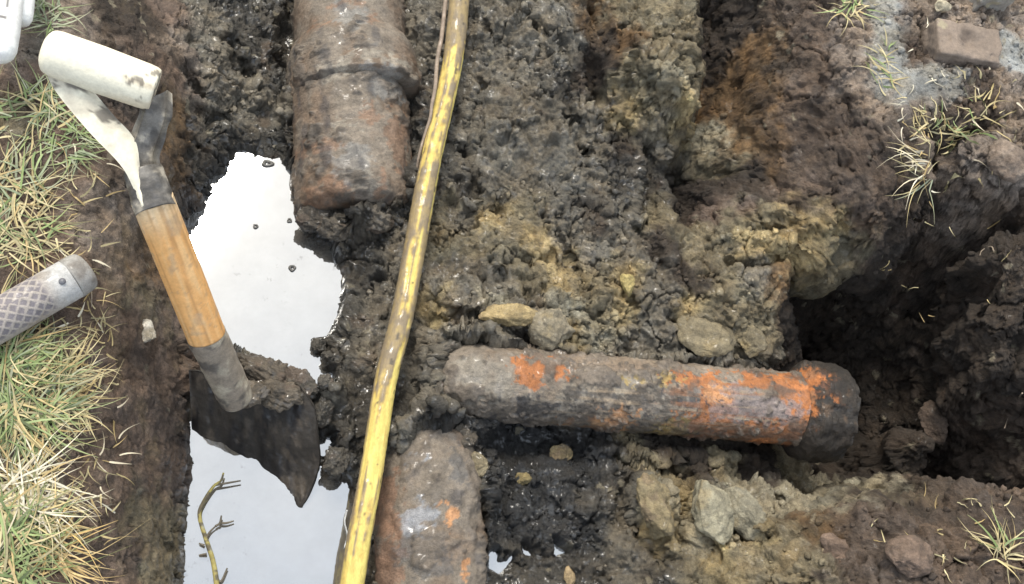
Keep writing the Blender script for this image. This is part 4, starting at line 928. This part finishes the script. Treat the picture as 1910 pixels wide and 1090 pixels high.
tuft('thick green and straw tuft just below the grey dotted handle', [dict(n=430, cx=50, cy=735, rx=72, ry=100, length=.054, pal=GS + GREY, wts=[3, 5, 5, 2, 3, 3, 2, 3, 2, 3], bias=(.05, .05)), dict(n=70, cx=140, cy=720, rx=18, ry=60, length=.04, pal=STRAW, wts=[2, 3, 2, 1], bias=(.3, 0)), dict(n=200, cx=0, cy=700, rx=40, ry=120, length=.065, pal=GS, wts=[4, 5, 4, 2, 3, 2, 1, 2])], gl)
tuft('bleached white straw tuft below the thick green tuft', [dict(n=90, cx=62, cy=925, rx=35, ry=42, length=.060, pal=WHITE + STRAW, wts=[4, 3, 1, 2, 0, 1], bias=(.35, 0)), dict(n=60, cx=30, cy=900, rx=45, ry=30, length=.06, pal=WHITE + STRAW, wts=[2, 2, 2, 2, 1, 1])], gl)
tuft('green and orange straw tuft at the near left corner', [dict(n=170, cx=32, cy=1040, rx=65, ry=60, length=.062, pal=GS, wts=[4, 4, 3, 2, 3, 2, 2, 3], bias=(.2, 0)), dict(n=50, cx=95, cy=1020, rx=25, ry=40, length=.055, pal=[(.55, .36, .13), (.48, .34, .15)], wts=[1, 1], bias=(.5, .1)), dict(n=90, cx=30, cy=970, rx=60, ry=25, length=.05, pal=GS, wts=[3, 3, 3, 2, 3, 3, 2, 3])], gl)
tuft('straw yellow tuft between the cream grip and the grey dotted handle', [dict(n=110, cx=40, cy=420, rx=55, ry=70, length=.052, pal=GS, wts=[1, 2, 2, 1, 4, 5, 2, 4]), dict(n=60, cx=25, cy=350, rx=50, ry=40, length=.05, pal=GREY + STRAW, wts=[2, 3, 2, 2, 1, 2])], gl)
tuft('sparse dull green tuft beside the cream arm of the spade', [dict(n=75, cx=55, cy=235, rx=70, ry=60, length=.055, pal=GREY + GREEN + STRAW, wts=[3, 3, 2, 2, 2, 1, 3, 3, 1, 2], bias=(.1, 0)), dict(n=50, cx=140, cy=270, rx=30, ry=35, length=.036, pal=GREEN + GREY, wts=[3, 3, 2, 2, 2, 2], bias=(.35, -.3)), dict(n=40, cx=85, cy=190, rx=30, ry=30, length=.045, pal=GREY + GREEN, wts=[2, 2, 2, 2, 1, 1])], gl)
tuft('grey green tuft behind the cream grip', [dict(n=70, cx=92, cy=25, rx=25, ry=35, length=.036, pal=GREY + GREEN, wts=[5, 4, 1, 1, 1, 1])], gl)
gr_ = 'grass tufts on the right hand turf'
tuft('withered tuft hanging over the dark hollow of the right rim', [dict(n=20, cx=1722, cy=310, rx=14, ry=30, length=.062, pal=WHITE + STRAW, wts=[3, 3, 2, 2, 1, 2], bias=(-1.3, .1), lift=(.3, .6)), dict(n=9, cx=1722, cy=340, rx=10, ry=16, length=.058, pal=GREY + STRAW, wts=[2, 2, 1, 1, 1, 1], bias=(-1.2, -.5))], gr_)
tuft('yellow tuft at the near right corner', [dict(n=34, cx=1868, cy=1030, rx=18, ry=20, length=.045, pal=STRAW + GREEN[1:3], wts=[3, 3, 2, 2, 1, 1], bias=(0, .25))], gr_)
tuft('sparse straw tuft right of the brick shadow', [dict(n=26, cx=1830, cy=215, rx=24, ry=36, length=.036, pal=STRAW + GREEN[:2], wts=[3, 4, 1, 2, 1, 1])], gr_)
tuft('curled straw tuft on the pale slab of turf', [dict(n=30, cx=1650, cy=125, rx=22, ry=40, length=.032, pal=STRAW + GREEN[:2], wts=[3, 3, 2, 2, 1, 1])], gr_)
tuft('greenish tuft at the far edge of the right turf', [dict(n=36, cx=1585, cy=18, rx=30, ry=16, length=.042, pal=STRAW + GREEN[1:3], wts=[3, 3, 1, 2, 2, 2], bias=(.4, .2))], gr_)
tuft('matted dry tuft on the brown rim between brick and dark hollow', [dict(n=34, cx=1745, cy=235, rx=40, ry=30, length=.026, pal=STRAW + GREEN[2:], wts=[3, 3, 2, 3, 1, 1], lift=(.05, .3)), dict(n=24, cx=1762, cy=248, rx=48, ry=30, length=.034, pal=STRAW + GREEN[2:], wts=[3, 3, 2, 3, 2, 1])], gr_)
# dry bits lying about: nobody could count them
VV, FF, CC, cnt = [], [], [], 0
for args in [dict(n=60, cx=1780, cy=200, rx=130, ry=170, length=.022, pal=WHITE + STRAW, wts=[2, 2, 2, 2, 1, 2], lift=(.02, .15), wid=.0011), dict(n=34, cx=1770, cy=1000, rx=150, ry=80, length=.016, pal=STRAW, wts=[1, 1, 1, 1], lift=(.02, .1), wid=.0009),
             dict(n=70, cx=150, cy=420, rx=55, ry=260, length=.022, pal=STRAW + WHITE, wts=[2, 2, 2, 2, 1, 1], lift=(.02, .15), wid=.0010), dict(n=70, cx=180, cy=800, rx=45, ry=270, length=.022, pal=STRAW + WHITE, wts=[2, 2, 2, 2, 1, 1], lift=(.02, .15), wid=.0009), dict(n=26, cx=1760, cy=480, rx=110, ry=130, length=.016, pal=STRAW, wts=[1, 1, 1, 1], lift=(.02, .1), wid=.0007)]:
    V, F, c = blades(**args); VV.append(V); FF.append(F + cnt); CC.append(c); cnt += len(V)
o = mesh_np('dry_straw', np.vstack(VV), np.vstack(FF), M_GRASS, None, np.clip(np.vstack(CC), .02, .8))
tag(o, 'scattered bits of dry straw lying on the bare soil', 'straw', kind='stuff')
